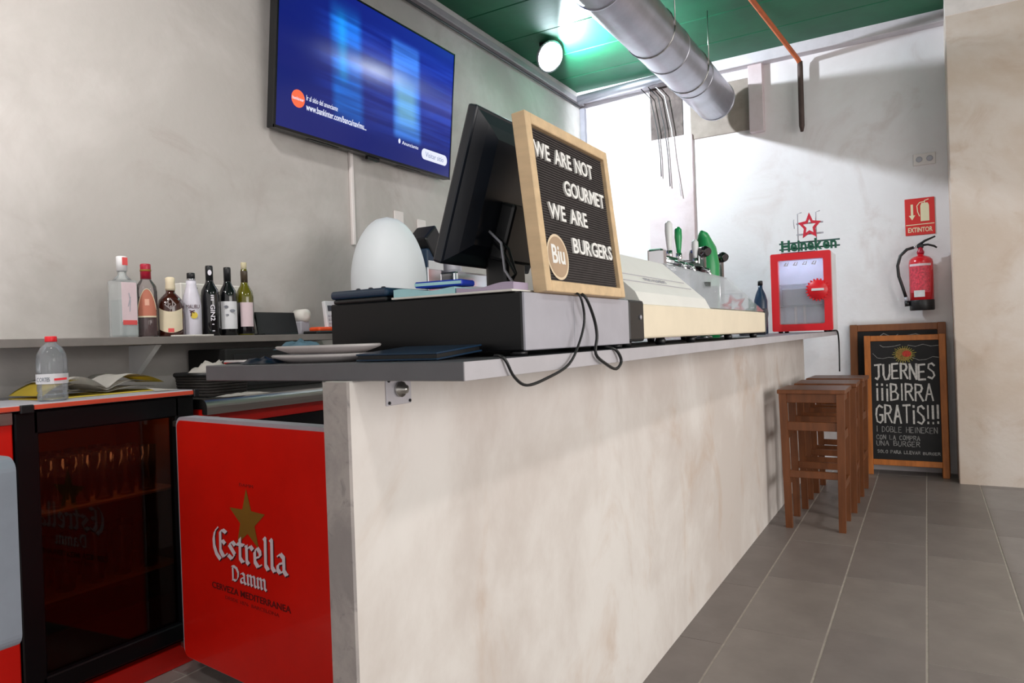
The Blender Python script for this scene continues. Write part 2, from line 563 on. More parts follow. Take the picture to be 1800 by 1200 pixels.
while yy < 6.3:
    MB().box(XL, 4.6, yy + 0.004, min(yy + 0.496, 6.3), ZC - random.uniform(0, 0.006), ZC + 0.02, 0.004, 1).build('ceiling_panel', M_ceiling, ce)
    yy += 0.5
tr = struct(MB().box(XL - 0.01, XL + 0.045, -2.2, YF - 0.02, 3.38, 3.43, 0.006, 1).build('trim_1', mat('grey_trunking', (150, 144, 148), 0.6)))
MB().tube([(XL + 0.02, -2, 3.36), (XL + 0.02, 3.3, 3.365), (XL + 0.03, 3.5, 3.35), (XL + 0.02, 6.2, 3.362)], 0.008, 6).build('cable', M_black, tr)

# ------------------------------------------------------------------ bar
bw = struct(MB().box(-0.892, -0.838, 0.866, 5.92, -0.05, 1.087, 0.003, 1).build('wall_bar', M_bar_wall))
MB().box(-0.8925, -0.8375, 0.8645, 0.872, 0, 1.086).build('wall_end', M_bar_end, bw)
br = MB().box(-0.8385, -0.8345, 0.962, 1.032, 1.036, 1.0865, 0.001, 1).build('bracket_plate', mat('zinc_plate', (206, 204, 212), 0.4, 0.5), bw, 'zinc bracket plate with a bolt')
b = MB()
b.lathe([(0.0145, 0), (0.0145, 0.006), (0.008, 0.006), (0.008, 0.016), (0.0, 0.018)], n=12)
b.xf(Matrix.Translation((-0.8345, 0.998, 1.064)) @ Matrix.Rotation(PI / 2, 4, 'Y'))
b.build('bolt', M_steel, br)
for yv, zv in ((0.968, 1.081), (1.026, 1.081), (0.968, 1.041), (1.026, 1.041)):
    b = MB().lathe([(0.003, 0), (0.003, 0.002), (0, 0.003)], n=8)
    b.xf(Matrix.Translation((-0.8345, yv, zv)) @ Matrix.Rotation(PI / 2, 4, 'Y'))
    b.build('screw', M_black, br)
ct = MB().box(-1.227, -0.609, 0.880, 6.08, 1.087, 1.117, 0.0015, 1).build('bar_counter_top', M_slab)
MB().box(-0.6095, -0.6075, 0.8805, 6.079, 1.0875, 1.1165).build('front_edge_strip', mat('pale_grey_strip', (184, 180, 186), 0.45, var=0.05), ct, 'pale grey strip along the front edge')  # front face of the slab coloured paler than its top
tag(ct, 'long grey laminate bar counter top on the plastered bar wall', 'counter')
ZT = 1.117

# ================================================================== TELEVISION
tv = thing('television', 'large flat wall-mounted television showing a blue picture', 'television', (-2.76, 2.41, 2.24))
LEAN = math.radians(5.5)
TVM = Matrix.Rotation(LEAN, 4, 'Y')
TW, TH = 1.49, 0.835
def tvb(bm_):
    return bm_.xf(TVM)
tvb(MB().box(-0.055, -0.004, 0, TW, 0, TH, 0.006, 2)).build('casing', M_black, tv)
tvb(MB().box(-0.10, -0.05, 0.25, TW - 0.25, 0.08, TH - 0.2, 0.01, 2)).build('rear_housing', M_black, tv)
fr = MB()
for (a, c, d, e) in ((0, TW, 0, 0.014), (0, TW, TH - 0.010, TH), (0, 0.010, 0, TH), (TW - 0.010, TW, 0, TH)):
    fr.box(-0.006, 0.0025, a, c, d, e)
tvb(fr).build('bezel', mat('gloss_black', (14, 16, 20), 0.2), tv)
for a in (0.25, 0.98):
    tvb(MB().box(-0.045, -0.02, a, a + 0.22, -0.003, 0.004, 0.002, 1)).build('vent', M_black2, tv)
tvb(MB().box(-0.04, -0.012, 0.70, 0.80, -0.018, 0.004, 0.004, 1)).build('sensor', M_black, tv)
MB().box(-0.085, -0.05, 0.5, 1.0, 0.1, 0.6).build('wall_mount', M_black2, tv)
# screen picture
def screen_mat():
    m = bpy.data.materials.new('blue_screen_picture')
    m.use_nodes = True
    nt = m.node_tree
    p = nt.nodes['Principled BSDF']
    p.inputs['Base Color'].default_value = (0.004, 0.004, 0.006, 1)
    p.inputs['Roughness'].default_value = 0.15
    tc = nt.nodes.new('ShaderNodeTexCoord')
    sp = nt.nodes.new('ShaderNodeSeparateXYZ')
    nt.links.new(tc.outputs['Generated'], sp.inputs[0])
    u, v = sp.outputs[1], sp.outputs[2]
    def mth(op, a, b=None):
        n = nt.nodes.new('ShaderNodeMath')
        n.operation = op
        for k, x in ((0, a), (1, b)):
            if x is None:
                continue
            if isinstance(x, (int, float)):
                n.inputs[k].default_value = x
            else:
                nt.links.new(x, n.inputs[k])
        return n.outputs[0]
    def ss(x, a, b):
        n = nt.nodes.new('ShaderNodeMapRange')
        n.interpolation_type = 'SMOOTHSTEP'
        n.inputs[1].default_value = a
        n.inputs[2].default_value = b
        nt.links.new(x, n.inputs[0])
        return n.outputs[0]
    def band(x, a, b, s):
        return mth('MULTIPLY', ss(x, a - s, a + s), mth('SUBTRACT', 1.0, ss(x, b - s, b + s)))
    def mul(*a):
        r = a[0]
        for x in a[1:]:
            r = mth('MULTIPLY', r, x)
        return r
    us = mth('ADD', u, mth('MULTIPLY', v, 0.05))
    wob = nt.nodes.new('ShaderNodeTexNoise')
    wob.inputs['Scale'].default_value = 3.5
    mpn = nt.nodes.new('ShaderNodeMapping')
    mpn.inputs['Scale'].default_value = (1, 0.35, 4.5)
    nt.links.new(tc.outputs['Generated'], mpn.inputs[0])
    nt.links.new(mpn.outputs[0], wob.inputs['Vector'])
    streak = ss(wob.outputs['Fac'], 0.40, 0.70)
    fig1 = mul(band(us, 0.28, 0.43, 0.022), band(v, 0.20, 0.90, 0.07), mth('ADD', 0.35, mth('MULTIPLY', streak, 0.65)))
    fig2 = mul(band(us, 0.62, 0.79, 0.018), band(v, 0.20, 0.86, 0.05), mth('ADD', 0.55, mth('MULTIPLY', streak, 0.6)))
    core1 = mul(band(us, 0.315, 0.35, 0.025), band(v, 0.45, 0.84, 0.08))
    core2 = mul(band(us, 0.64, 0.76, 0.03), band(v, 0.30, 0.58, 0.10))
    sweep = mul(band(u, 0.22, 1.1, 0.10), band(v, 0.22, 0.88, 0.16), streak)
    col = nt.nodes.new('ShaderNodeCombineXYZ')
    grad = mul(ss(u, -0.3, 1.1), ss(v, 0.0, 0.9))
    R_ = mth('ADD', 0.003, mth('ADD', mul(fig1, 0.006), mth('ADD', mul(core2, 0.10), mth('ADD', mul(fig2, 0.05), mul(sweep, 0.008)))))
    G_ = mth('ADD', 0.010, mth('ADD', mul(fig1, 0.17), mth('ADD', mul(fig2, 0.22), mth('ADD', mul(core2, 0.22), mth('ADD', mul(core1, 0.18), mul(sweep, 0.035))))))
    B_ = mth('ADD', 0.15, mth('ADD', mul(grad, 0.15), mth('ADD', mul(fig1, 0.55), mth('ADD', mul(fig2, 0.60), mth('ADD', mul(core1, 0.25), mul(sweep, 0.22))))))
    for k, x in enumerate((R_, G_, B_)):
        nt.links.new(x, col.inputs[k])
    nt.links.new(col.outputs[0], p.inputs['Emission Color'])
    p.inputs['Emission Strength'].default_value = 1.0
    return m
scr = tvb(MB().box(-0.004, 0.0, 0.010, TW - 0.010, 0.014, TH - 0.010)).build('screen', screen_mat(), tv)
E_white = emit('screen_white', (232, 236, 255), 1.0)
E_orange = emit('screen_orange', (250, 104, 60), 1.0)
E_dim = emit('screen_dim', (70, 80, 150), 1.0)
E_grey = emit('screen_button_text', (150, 160, 190), 1.0)
Vt = TVM @ Vector((0, 0, 1))
Ut = Vector((0, 1, 0))
T0 = TVM @ Vector((0.0006, 0, 0))
def disc(cx, cy, r, org, U, V, m, parent, name, lift=0.0005, n=28, ry=None):
    N = U.cross(V).normalized()
    b = MB()
    b.bm.faces.new([b.bm.verts.new(org + U * (cx + r * math.cos(2 * PI * k / n)) + V * (cy + (ry or r) * math.sin(2 * PI * k / n)) + N * lift) for k in range(n)])
    return b.build(name, m, parent)
disc(0.15, 0.178, 0.045, T0, Ut, Vt, E_orange, scr, 'channel_logo')
text_fit('bankinter', T0, Ut, Vt, 0.112, 0.188, 0.170, 0.186, E_white, scr, thick=0.0012)
text_fit('Ir al sitio del anunciante', T0, Ut, Vt, 0.205, 0.43, 0.185, 0.212, E_white, scr)
text_fit('www.bankinter.com/banca/nav/mu...', T0, Ut, Vt, 0.205, 0.66, 0.135, 0.170, E_white, scr, bold=0.01)
text_fit('Anunciante', T0, Ut, Vt, 0.98, 1.14, 0.128, 0.150, E_white, scr)
disc(0.955, 0.142, 0.010, T0, Ut, Vt, E_white, scr, 'icon', ry=0.015)
b = MB()
pts = []
for k in range(25):
    a = PI / 2 + PI * k / 24
    pts.append((1.205 + 0.030 * math.cos(a), 0.115 + 0.034 * math.sin(a)))
for k in range(25):
    a = -PI / 2 + PI * k / 24
    pts.append((1.42 + 0.030 * math.cos(a), 0.115 + 0.034 * math.sin(a)))
b.bm.faces.new([b.bm.verts.new(T0 + Ut * p[0] + Vt * p[1] + Vector((0.0005, 0, 0))) for p in pts])
b.build('skip_button', E_white, scr)
text_fit('Visitar sitio', T0, Ut, Vt, 1.215, 1.41, 0.10, 0.132, E_grey, scr, thick=0.0016)

cd = MB().box(XL, XL + 0.022, 3.02, 3.045, 1.72, 2.27, 0.004, 1).build('cable_conduit', M_switch)
tag(cd, 'thin white cable conduit running down the wall below the television', 'conduit')
for yv, zv, lb_ in ((3.45, 1.90, 'white switch plate on the grey wall, nearer the cable conduit'), (3.68, 1.875, 'white switch plate on the grey wall, farther from the cable conduit')):
    sw = thing('switch_plate', lb_, 'switch', (XL, yv, zv), 0, 'switch plates on the left wall')
    MB().box(0, 0.012, -0.045, 0.045, -0.075, 0.075, 0.005, 2).build('plate', M_switch, sw)
    MB().box(0.010, 0.018, -0.025, 0.025, -0.045, -0.005, 0.003, 1).build('rocker', M_white, sw)

# ================================================================== CEILING FITTINGS
for k, (lx, ly, lp) in enumerate(ADDED_LAMPS):
    cl = thing('added_ceiling_lamp', 'added out-of-view ceiling lamp ' + ('over the aisle beside the glass-door fridge', 'over the aisle entrance before the red cooler', 'over the floor beside the bar stools', 'over the open floor before the counter end')[k], 'lamp', (lx, ly, ZC), 0, 'added ceiling lamps out of view')
    MB().lathe([(0.175, 0.0), (0.175, -0.05), (0.165, -0.068), (0.160, -0.060), (0.0, -0.060)], n=32).build('housing', M_white, cl)  # made-up housing round each added light
lamp = thing('floodlight', 'glaring white floodlight under the green ceiling in the corner', 'lamp', (-2.55, 5.0, ZC))
MB().box(-0.05, 0.05, -0.03, 0.03, -0.03, 0.0, 0.004, 1).build('bracket', M_black, lamp)
LM = Matrix.Translation((0.04, -0.02, -0.13)) @ (Vector((0.85, -0.35, -0.55)).to_track_quat('-Z', 'Y').to_matrix().to_4x4())
MB().lathe([(0.05, 0.06), (0.10, 0.045), (0.125, 0.0), (0.115, -0.002)], n=28).xf(LM).build('housing', mat('lamp_grey', (150, 152, 156), 0.5, 0.5), lamp)
MB().lathe([(0.0, -0.022), (0.06, -0.016), (0.10, -0.006), (0.115, 0.0), (0.0, 0.001)], n=28).xf(LM).build('diffuser', emit('lamp_glow', (226, 244, 255), 40), lamp)
MB().tube([(0, 0, -0.02), (0.02, -0.01, -0.10)], 0.012, 10).build('arm', M_black, lamp)

dx, dz, dr = -1.49, 3.10, 0.165
duct = thing('ventilation_duct', 'thick galvanised round ventilation duct hanging under the green ceiling', 'duct', (dx, 0, dz))
ys = [-1.6, -0.3, 1.0, 2.3, 3.6, 4.75, 5.35, 6.02]
for a, c in zip(ys[:-1], ys[1:]):
    b = MB().tube([(0, a, 0), (0, c - 0.012, 0)], dr, 36, False)
    if c == ys[-1]:
        b = MB().tube([(0, a, 0), (0, c, 0), (0, c, 0), (0, c - 0.02, 0)], [dr, dr, dr - 0.012, dr - 0.012], 36, False)
    b.build('section', M_galv, duct)
    MB().tube([(0, c - 0.022, 0), (0, c - 0.020, 0), (0, c - 0.003, 0), (0, c, 0)], [dr, dr + 0.004, dr + 0.004, dr], 36, False).build('seam', M_galv, duct)
MB().tube([(0, 5.93, 0), (0, 5.94, 0)], dr - 0.004, 30).build('end_plate', mat('grey_end_plate', (142, 142, 152), 0.5, 0.5), duct)
for yv in (4.4, 5.2):
    MB().tube([(dr + 0.004, yv, 0), (dr + 0.004, yv, ZC - dz)], 0.004, 6).build('hanger', M_steel, duct)
    b = MB()
    b.tube([(dr * 1.02 * math.cos(t), yv, dr * 1.02 * math.sin(t)) for t in [k * 2 * PI / 24 for k in range(25)]], 0.004, 6)
    b.build('strap', M_steel, duct)

pp = tag(MB().tube([(-1.01, 4.35, 3.46), (-0.99, 5.1, 3.455), (-0.85, 6.20, 3.36), (-0.838, 6.225, 3.33)], 0.019, 12).build('gas_pipe', M_orange), 'thin orange painted pipe running along the green ceiling', 'pipe')
MB().tube([(-0.838, 6.222, 3.345), (-0.838, 6.225, 3.30), (-0.84, 6.225, 2.82), (-0.84, 6.225, 2.77)], [0.020, 0.022, 0.022, 0.012], 12).build('down_pipe', M_rust, pp, 'dark iron end section')
hp = tag(MB().tube([(-2.80, 6.13, 3.40), (-1.70, 6.13, 3.44)], 0.042, 16).build('steel_conduit', M_galv), 'shiny steel pipe across the top of the far wall near the floodlight', 'pipe')
for k, (x0, sw_) in enumerate(((-2.10, 0.0), (-2.03, 0.01), (-1.97, 0.05))):
    tag(MB().tube([(x0 - 0.1, 6.2, 3.40), (x0 - 0.02, 6.22, 3.30), (x0 + 0.03, 6.235, 3.0), (x0 + 0.05, 6.24, 2.75), (x0 + 0.05 + sw_, 6.24, 2.58 - 0.10 * k)], 0.0045, 6).build('hanging_cable', M_black if k < 2 else M_white), ['short black cable dangling from the dark patch beside the duct', 'longer black cable dangling down the pink pilaster', 'white cable dangling lowest down the pink pilaster'][k], 'cable')

# ================================================================== FAR WALL THINGS
oy = YF
ou = thing('wall_socket', 'white double wall socket high on the wall above the red sign', 'socket', (0.02, oy, 2.42))
MB().box(-0.075, 0.075, -0.012, 0, -0.045, 0.045, 0.004, 2).build('plate', M_switch, ou)
for sx in (-0.035, 0.035):
    b = MB().lathe([(0.022, 0), (0.022, 0.004), (0.016, 0.005), (0.015, 0.002)], n=16)
    b.xf(Matrix.Translation((sx, -0.012, 0)) @ Matrix.Rotation(PI / 2, 4, 'X'))
    b.build('outlet', M_grey_metal, ou)
sg = thing('extinguisher_sign', 'red fire extinguisher sign with arrow and pictogram on the wall', 'sign', (-0.022, oy, 1.84))
MB().box(-0.10, 0.10, -0.006, 0, 0.0, 0.285, 0.003, 1).build('plate', mat('sign_red', (214, 36, 34), 0.45, var=0.02), sg)
so, sU, sV = Vector((-0.10, -0.0062, 0)), Vector((1, 0, 0)), Vector((0, 0, 1))
M_sign = mat('sign_cream', (236, 226, 190), 0.6, var=0.01)
def poly(pts, org, U, V, m, parent, name, lift=0.0006):
    N = U.cross(V).normalized()
    b = MB()
    b.bm.faces.new([b.bm.verts.new(org + U * p[0] + V * p[1] + N * lift) for p in pts])
    return b.build(name, m, parent)
poly([(0.005, 0.078), (0.195, 0.080), (0.195, 0.086), (0.005, 0.084)], so, sU, sV, M_sign, sg, 'divider')
text_fit('EXTINTOR', so, sU, sV, 0.018, 0.182, 0.022, 0.060, M_sign, sg, bold=0.02)
poly([(0.040, 0.24), (0.040, 0.155), (0.026, 0.155), (0.048, 0.118), (0.070, 0.155), (0.056, 0.155), (0.056, 0.24)], so, sU, sV, M_sign, sg, 'arrow')
poly([(0.105, 0.105), (0.163, 0.105), (0.163, 0.225), (0.155, 0.245), (0.113, 0.245), (0.105, 0.225)], so, sU, sV, M_sign, sg, 'pictogram')
strokes([[(0.134, 0.245), (0.134, 0.262), (0.16, 0.270)], [(0.134, 0.255), (0.10, 0.250), (0.082, 0.225), (0.086, 0.18), (0.098, 0.145)]], so, sU, sV, 0.006, M_sign, sg, 'pictogram')

ex = thing('fire_extinguisher', 'red fire extinguisher with black hose hung on the wall', 'extinguisher', (-0.025, 6.205, 1.255))
er = 0.082
M_ext = mat('extinguisher_red', (206, 26, 40), 0.22, var=0.03, coat=0.5)
MB().lathe([(er, 0.06), (er, 0.36), (er * 0.95, 0.385), (er * 0.7, 0.405), (0.03, 0.415), (0.022, 0.42), (0.022, 0.435)], n=28).build('tank', M_ext, ex)
MB().lathe([(er * 0.97, 0), (er * 1.02, 0.006), (er * 1.02, 0.075), (er * 0.99, 0.08)], n=28).build('base_ring', M_black, ex)
def arc_label(r, z0, z1, a0, a1, m, parent, n=14, name='label'):
    b = MB()
    b.grid(lambda i, j: (r * math.sin(a0 + (a1 - a0) * i), -r * math.cos(a0 + (a1 - a0) * i), z0 + (z1 - z0) * j), n, 1)
    return b.build(name, m, parent)
arc_label(er + 0.0008, 0.135, 0.345, -1.05, 0.75, mat('label_magenta', (206, 60, 78), 0.5, var=0.35, scale=70), ex)
arc_label(er + 0.0012, 0.335, 0.352, -1.1, 0.9, M_label_pink, ex)
arc_label(er + 0.0014, 0.10, 0.150, -0.65, 0.25, M_label_white, ex)
MB().lathe([(0.024, 0.43), (0.026, 0.445), (0.018, 0.46), (0.016, 0.485)], n=14).build('neck', M_cap_red, ex)
MB().box(-0.022, 0.022, -0.016, 0.016, 0.475, 0.505, 0.004, 1).build('valve', M_black, ex)
MB().tube([(-0.01, 0, 0.50), (0.03, 0, 0.527), (0.10, -0.005, 0.555)], [0.010, 0.009, 0.006], 8).build('lever', M_black, ex)
MB().tube([(0.0, 0, 0.495), (0.05, 0, 0.497), (0.09, -0.005, 0.482), (0.108, -0.005, 0.468)], [0.009, 0.008, 0.008, 0.006], 8).build('carry_handle', M_black, ex)
MB().tube([(-0.015, 0, 0.488), (-0.045, -0.005, 0.482)], 0.009, 8).build('hose_fitting', M_chrome, ex)
MB().tube([(-0.045, -0.005, 0.482), (-0.09, -0.015, 0.47), (-0.135, -0.02, 0.425), (-0.155, -0.02, 0.35), (-0.150, -0.02, 0.27), (-0.125, -0.02, 0.18), (-0.105, -0.02, 0.10)], 0.0115, 10).build('hose', M_black, ex)
MB().tube([(-0.106, -0.02, 0.105), (-0.100, -0.02, 0.075)], 0.015, 10).build('nozzle_collar', M_grey_metal, ex)
MB().tube([(-0.100, -0.02, 0.075), (-0.096, -0.02, 0.035)], [0.017, 0.020], 10).build('nozzle', M_black, ex)
MB().box(-0.03, 0.03, er - 0.002, 0.095, 0.28, 0.34).build('hanging_bracket', M_black2, ex)

# ------------------------------------------------------------------ chalkboards
def chalk_sign(name, label, x0, x1, yb, yt, z0, h, fw, depth, fm, leg):
    t = thing(name, label, 'chalkboard', ((x0 + x1) / 2, yb, 0), 0)
    W = (x1 - x0) / 2
    lean = math.atan2(yt - yb, h)
    MX = Matrix.Rotation(-lean, 4, 'X')
    for sx in (-1, 1):
        MB().box(sx * W, sx * (W - fw), 0, depth, 0.0, h, 0.003, 1).xf(MX).build('stile', fm, t)
    MB().box(-W + fw, W - fw, 0.001, depth - 0.001, h - fw, h - 0.002, 0.003, 1).xf(MX).build('top_rail', fm, t)
    MB().box(-W + fw, W - fw, 0.001, depth - 0.001, leg, leg + fw, 0.003, 1).xf(MX).build('bottom_rail', fm, t)
    MB().box(-W + fw, W - fw, 0.008, 0.014, leg + fw, h - fw).xf(MX).build('board', M_chalkboard, t)
    org = MX @ Vector((-W, 0.0075, 0))
    return t, org, Vector((1, 0, 0)), MX @ Vector((0, 0, 1))
c2, o2, u2, v2 = chalk_sign('chalkboard_sign', 'larger brown-framed chalkboard leaning on the wall behind the written one', -0.535, 0.125, 6.16, 6.255, 0, 1.165, 0.055, 0.025, M_brownwood, 0.10)
strokes([[(0.20, 1.06), (0.24, 1.09), (0.28, 1.07), (0.30, 1.05), (0.34, 1.08)], [(0.40, 1.07), (0.46, 1.08), (0.52, 1.06)]], o2, u2, v2, 0.006, M_chalk_dim, c2, 'chalk_marks')
c1, o1, u1, v1 = chalk_sign('chalkboard_sign', 'orange-framed standing chalkboard with JUERNES BIRRA GRATIS in chalk', -0.428, 0.118, 6.07, 6.15, 0, 1.075, 0.044, 0.028, M_oak, 0.075)
lines = [hand('JUERNES', 0.070, 0.470, 0.735, 0.850), hand('~~~BIRRA', 0.075, 0.455, 0.575, 0.700), hand('GRATiS!!!', 0.072, 0.490, 0.405, 0.540)]
for ln in lines:
    strokes(ln, o1, u1, v1, 0.0125, M_chalk, c1, 'chalk_writing', jit=0.2)
for ln in (hand('1 DOBLE HEINEKEN', 0.072, 0.475, 0.330, 0.372, 0.4), hand('CON LA COMPRA', 0.070, 0.36, 0.272, 0.305, 0.4), hand('UNA BURGER', 0.070, 0.36, 0.225, 0.262, 0.4), hand('SOLO PARA LLEVAR', 0.075, 0.36, 0.168, 0.190, 0.4), hand('BURGER', 0.38, 0.49, 0.168, 0.186, 0.4)):
    strokes(ln, o1, u1, v1, 0.0048, M_chalk_dim, c1, 'chalk_writing', jit=0.3)
strokes([[(0.11, 1.0), (0.13, 0.985), (0.17, 0.985), (0.21, 0.99), (0.25, 1.0)], [(0.30, 0.995), (0.35, 0.985), (0.40, 1.0), (0.45, 0.985), (0.50, 0.99)],
         [(0.06, 0.935), (0.09, 0.90), (0.13, 0.895), (0.17, 0.905), (0.21, 0.900)], [(0.33, 0.90), (0.37, 0.88), (0.42, 0.885), (0.46, 0.905), (0.50, 0.90)]], o1, u1, v1, 0.004, M_chalk_dim, c1, 'chalk_garland')
rays = []
for k in range(26):
    a = 2 * PI * k / 26
    rays.append([(0.272 + 0.052 * math.cos(a), 0.925 + 0.045 * math.sin(a)), (0.272 + random.uniform(0.066, 0.085) * math.cos(a), 0.925 + random.uniform(0.058, 0.074) * math.sin(a))])
strokes(rays, o1, u1, v1, 0.004, mat('yellow_chalk', (160, 150, 70), 0.9), c1, 'chalk_sun')
disc(0.272, 0.925, 0.056, o1, u1, v1, mat('ochre_chalk', (140, 112, 60), 0.9, var=0.4, scale=90), c1, 'chalk_sun', lift=0.0004, ry=0.048)
disc(0.290, 0.930, 0.030, o1, u1, v1, mat('red_chalk', (190, 62, 52), 0.9, var=0.3, scale=90), c1, 'chalk_sun', lift=0.0007, ry=0.024)

# ------------------------------------------------------------------ bar stools
def make_stool():
    t = thing('bar_stool', '', 'stool')
    H, hw, lg = 0.800, 0.180, 0.040
    MB().box(-hw, hw, -hw, hw, H - 0.024, H, 0.004, 2).build('seat', M_wood, t)
    off = hw - 0.008
    for sx in (-1, 1):
        for sy in (-1, 1):
            # slight inward taper to the foot on the outer sides
            b = MB()
            xa, ya = sx * off, sy * off
            top = [(xa, ya), (xa - sx * lg, ya), (xa - sx * lg, ya - sy * lg), (xa, ya - sy * lg)]
            q = 0.014
            bot = [(x - sx * q, y - sy * q) for x, y in ((xa, ya), (xa - sx * lg * .9, ya), (xa - sx * lg * .9, ya - sy * lg * .9), (xa, ya - sy * lg * .9))]
            tv_ = [b.bm.verts.new((x, y, H - 0.024)) for x, y in top]
            bv_ = [b.bm.verts.new((x, y, 0)) for x, y in bot]
            b.bm.faces.new(tv_)
            b.bm.faces.new(bv_[::-1])
            for k in range(4):
                b.bm.faces.new((tv_[k], tv_[(k + 1) % 4], bv_[(k + 1) % 4], bv_[k]))
            b.build('leg', M_wood, t)
    i = off - lg
    for z0, z1, nm in ((H - 0.075, H - 0.024, 'apron'), (0.565, 0.615, 'rail'), (0.295, 0.335, 'footrest')):
        d = 0.012
        for s_ in (-1, 1):
            zz = 0 if nm != 'footrest' else (0.0 if s_ > 0 else 0.03)
            MB().box(-i - 0.008, i + 0.008, s_ * (off - d), s_ * (off - d - 0.020), z0, z1, 0.002, 1).build(nm, M_wood, t)
            MB().box(s_ * (off - d), s_ * (off - d - 0.020), -i - 0.008, i + 0.008, z0 + (0 if nm == 'apron' else -0.06), z1 + (0 if nm == 'apron' else -0.06), 0.002, 1).build(nm, M_wood, t)
    return t
stool = make_stool()
for k, (x, y, rz, lb_) in enumerate(((-0.575, 4.43, 0.0, 'brown wooden bar stool at the end of the row farthest from the chalkboards'), (-0.560, 4.92, 0.02, 'brown wooden bar stool in the middle of the row by the bar'), (-0.548, 5.40, -0.03, 'brown wooden bar stool nearest the chalkboards'))):
    s_ = stool if k == 0 else copy_tree(stool)
    s_.location = (x, y, 0)
    s_.rotation_euler = (0, 0, rz)
    tag(s_, lb_, 'stool', 'wooden stools along the bar')

# ================================================================== BACK BAR (left wall)
sh = thing('wall_shelf', 'grey shelf along the left wall carrying liquor bottles', 'shelf', (XL, 0, 1.175))
MB().box(0.0, 0.25, -0.8, 2.74, 0, 0.030, 0.002, 1).build('board', mat('shelf_grey', (122, 116, 112), 0.55, var=0.08), sh)
for yv in (0.6, 1.70):
    MB().prism([(0.0, -0.002), (0.19, -0.002), (0.03, -0.13), (0.0, -0.14)], 'Y', yv - 0.012, yv + 0.012).build('bracket', M_white, sh)
ZS = 1.205

def bottle(name, label, x, y, prof, m, parts=(), rz=0.0, n=24, sx=1.0, sy=1.0):
    t = thing(name, label, 'bottle', (x, y, ZS), rz, 'liquor bottles on the wall shelf')
    MB().lathe(prof, n=n, sx=sx, sy=sy).build('body', m, t)
    for nm, pr, mm in parts:
        MB().lathe(pr, n=n).build(nm, mm, t)
    return t
def lab(t, r, z0, z1, mm, a0=-1.2, a1=1.2, name='label', face=2.03):
    """label patch wrapped round a bottle, centred on direction `face` (radians from -Y towards +X)"""
    b = MB()
    f0 = face
    b.grid(lambda i, j: (r * math.sin(f0 + a0 + (a1 - a0) * i), -r * math.cos(f0 + a0 + (a1 - a0) * i), z0 + (z1 - z0) * j), 12, 1)
    return b.build(name, mm, t)
XB = -2.68
FACE = 1.05      # direction from the shelf to the camera, measured from -Y towards +X
# square gin bottle
gt = thing('gin_bottle', 'tall clear square bottle with pink label and white cap', 'bottle', (XB, 1.572, ZS), math.radians(4), 'liquor bottles on the wall shelf')
b = MB().box(-0.038, 0.038, -0.038, 0.038, 0, 0.222, 0.007, 2)
b.lathe([(0.034, 0.222), (0.026, 0.232), (0.016, 0.242), (0.015, 0.262)], n=20)
b.build('body', M_gin, gt)
MB().box(-0.033, 0.033, -0.033, 0.033, 0.006, 0.145, 0.006, 1).build('liquor', glass('pale_liquor', (248, 252, 252), refl=0.3, alpha=0.15, body=(236, 241, 243)), gt)
MB().lathe([(0.019, 0.258), (0.019, 0.312), (0.017, 0.315)], n=20).build('cap', M_white, gt)
for (a, ux) in (((0.0395, -0.03, 0.03), 'x'),):
    MB().box(0.0385, 0.0395, -0.031, 0.031, 0.060, 0.212, 0.0003, 1).build('label', M_label_pink, gt)
    MB().box(0.0395, 0.0402, -0.029, 0.029, 0.048, 0.066, 0.0002, 1).build('label_band', M_label_red, gt)
    MB().box(0.0180, 0.0200, -0.010, 0.012, 0.280, 0.310, 0.0005, 1).build('cap_seal', M_label_red, gt)
    strokes([[(0.0, 0.10), (0.003, 0.14), (-0.002, 0.17)], [(-0.006, 0.12), (0.004, 0.155)]], (0.0396, 0, 0), (0, 1, 0), (0, 0, 1), 0.004, M_grey_metal, gt, 'emblem')
# amber rum
t = bottle('rum_bottle', 'bottle with crimson cap, arched copper label and plum liquor', XB, 1.668, [(0.037, 0), (0.039, 0.006), (0.039, 0.185), (0.036, 0.205), (0.020, 0.228), (0.017, 0.240), (0.017, 0.262)], glass('clear_upper_glass', (244, 240, 240), refl=1.0, alpha=0.10, body=(206, 196, 196)),
           (('liquor', [(0.036, 0.004), (0.0385, 0.008), (0.0385, 0.160), (0.030, 0.160)], M_bottle_rose), ('cap', [(0.0195, 0.232), (0.0195, 0.288), (0.018, 0.292)], M_cap_red), ('cap_ring', [(0.020, 0.262), (0.0205, 0.264), (0.0205, 0.268), (0.020, 0.270)], M_gold)))
b = MB()
def arch(i, j):
    zt = 0.082 + j * (0.026 + 0.082 * math.sin(PI * i) ** 0.8)
    a = FACE - 0.95 + 1.9 * i
    return (0.0396 * math.sin(a), -0.0396 * math.cos(a), zt)
b.grid(arch, 18, 1).build('label', M_label_orange, t)
b = MB()
b.tube([tuple(Vector(arch(i / 24, 1.0)) * 1.0) for i in range(25)], 0.0016, 6).build('label_border', M_label_cream, t)
lab(t, 0.0398, 0.078, 0.084, M_label_cream, -0.95, 0.95, 'label_border', FACE)
lab(t, 0.0400, 0.125, 0.150, mat('pale_copper', (222, 168, 146), 0.6), -0.2, 0.2, 'emblem', FACE)
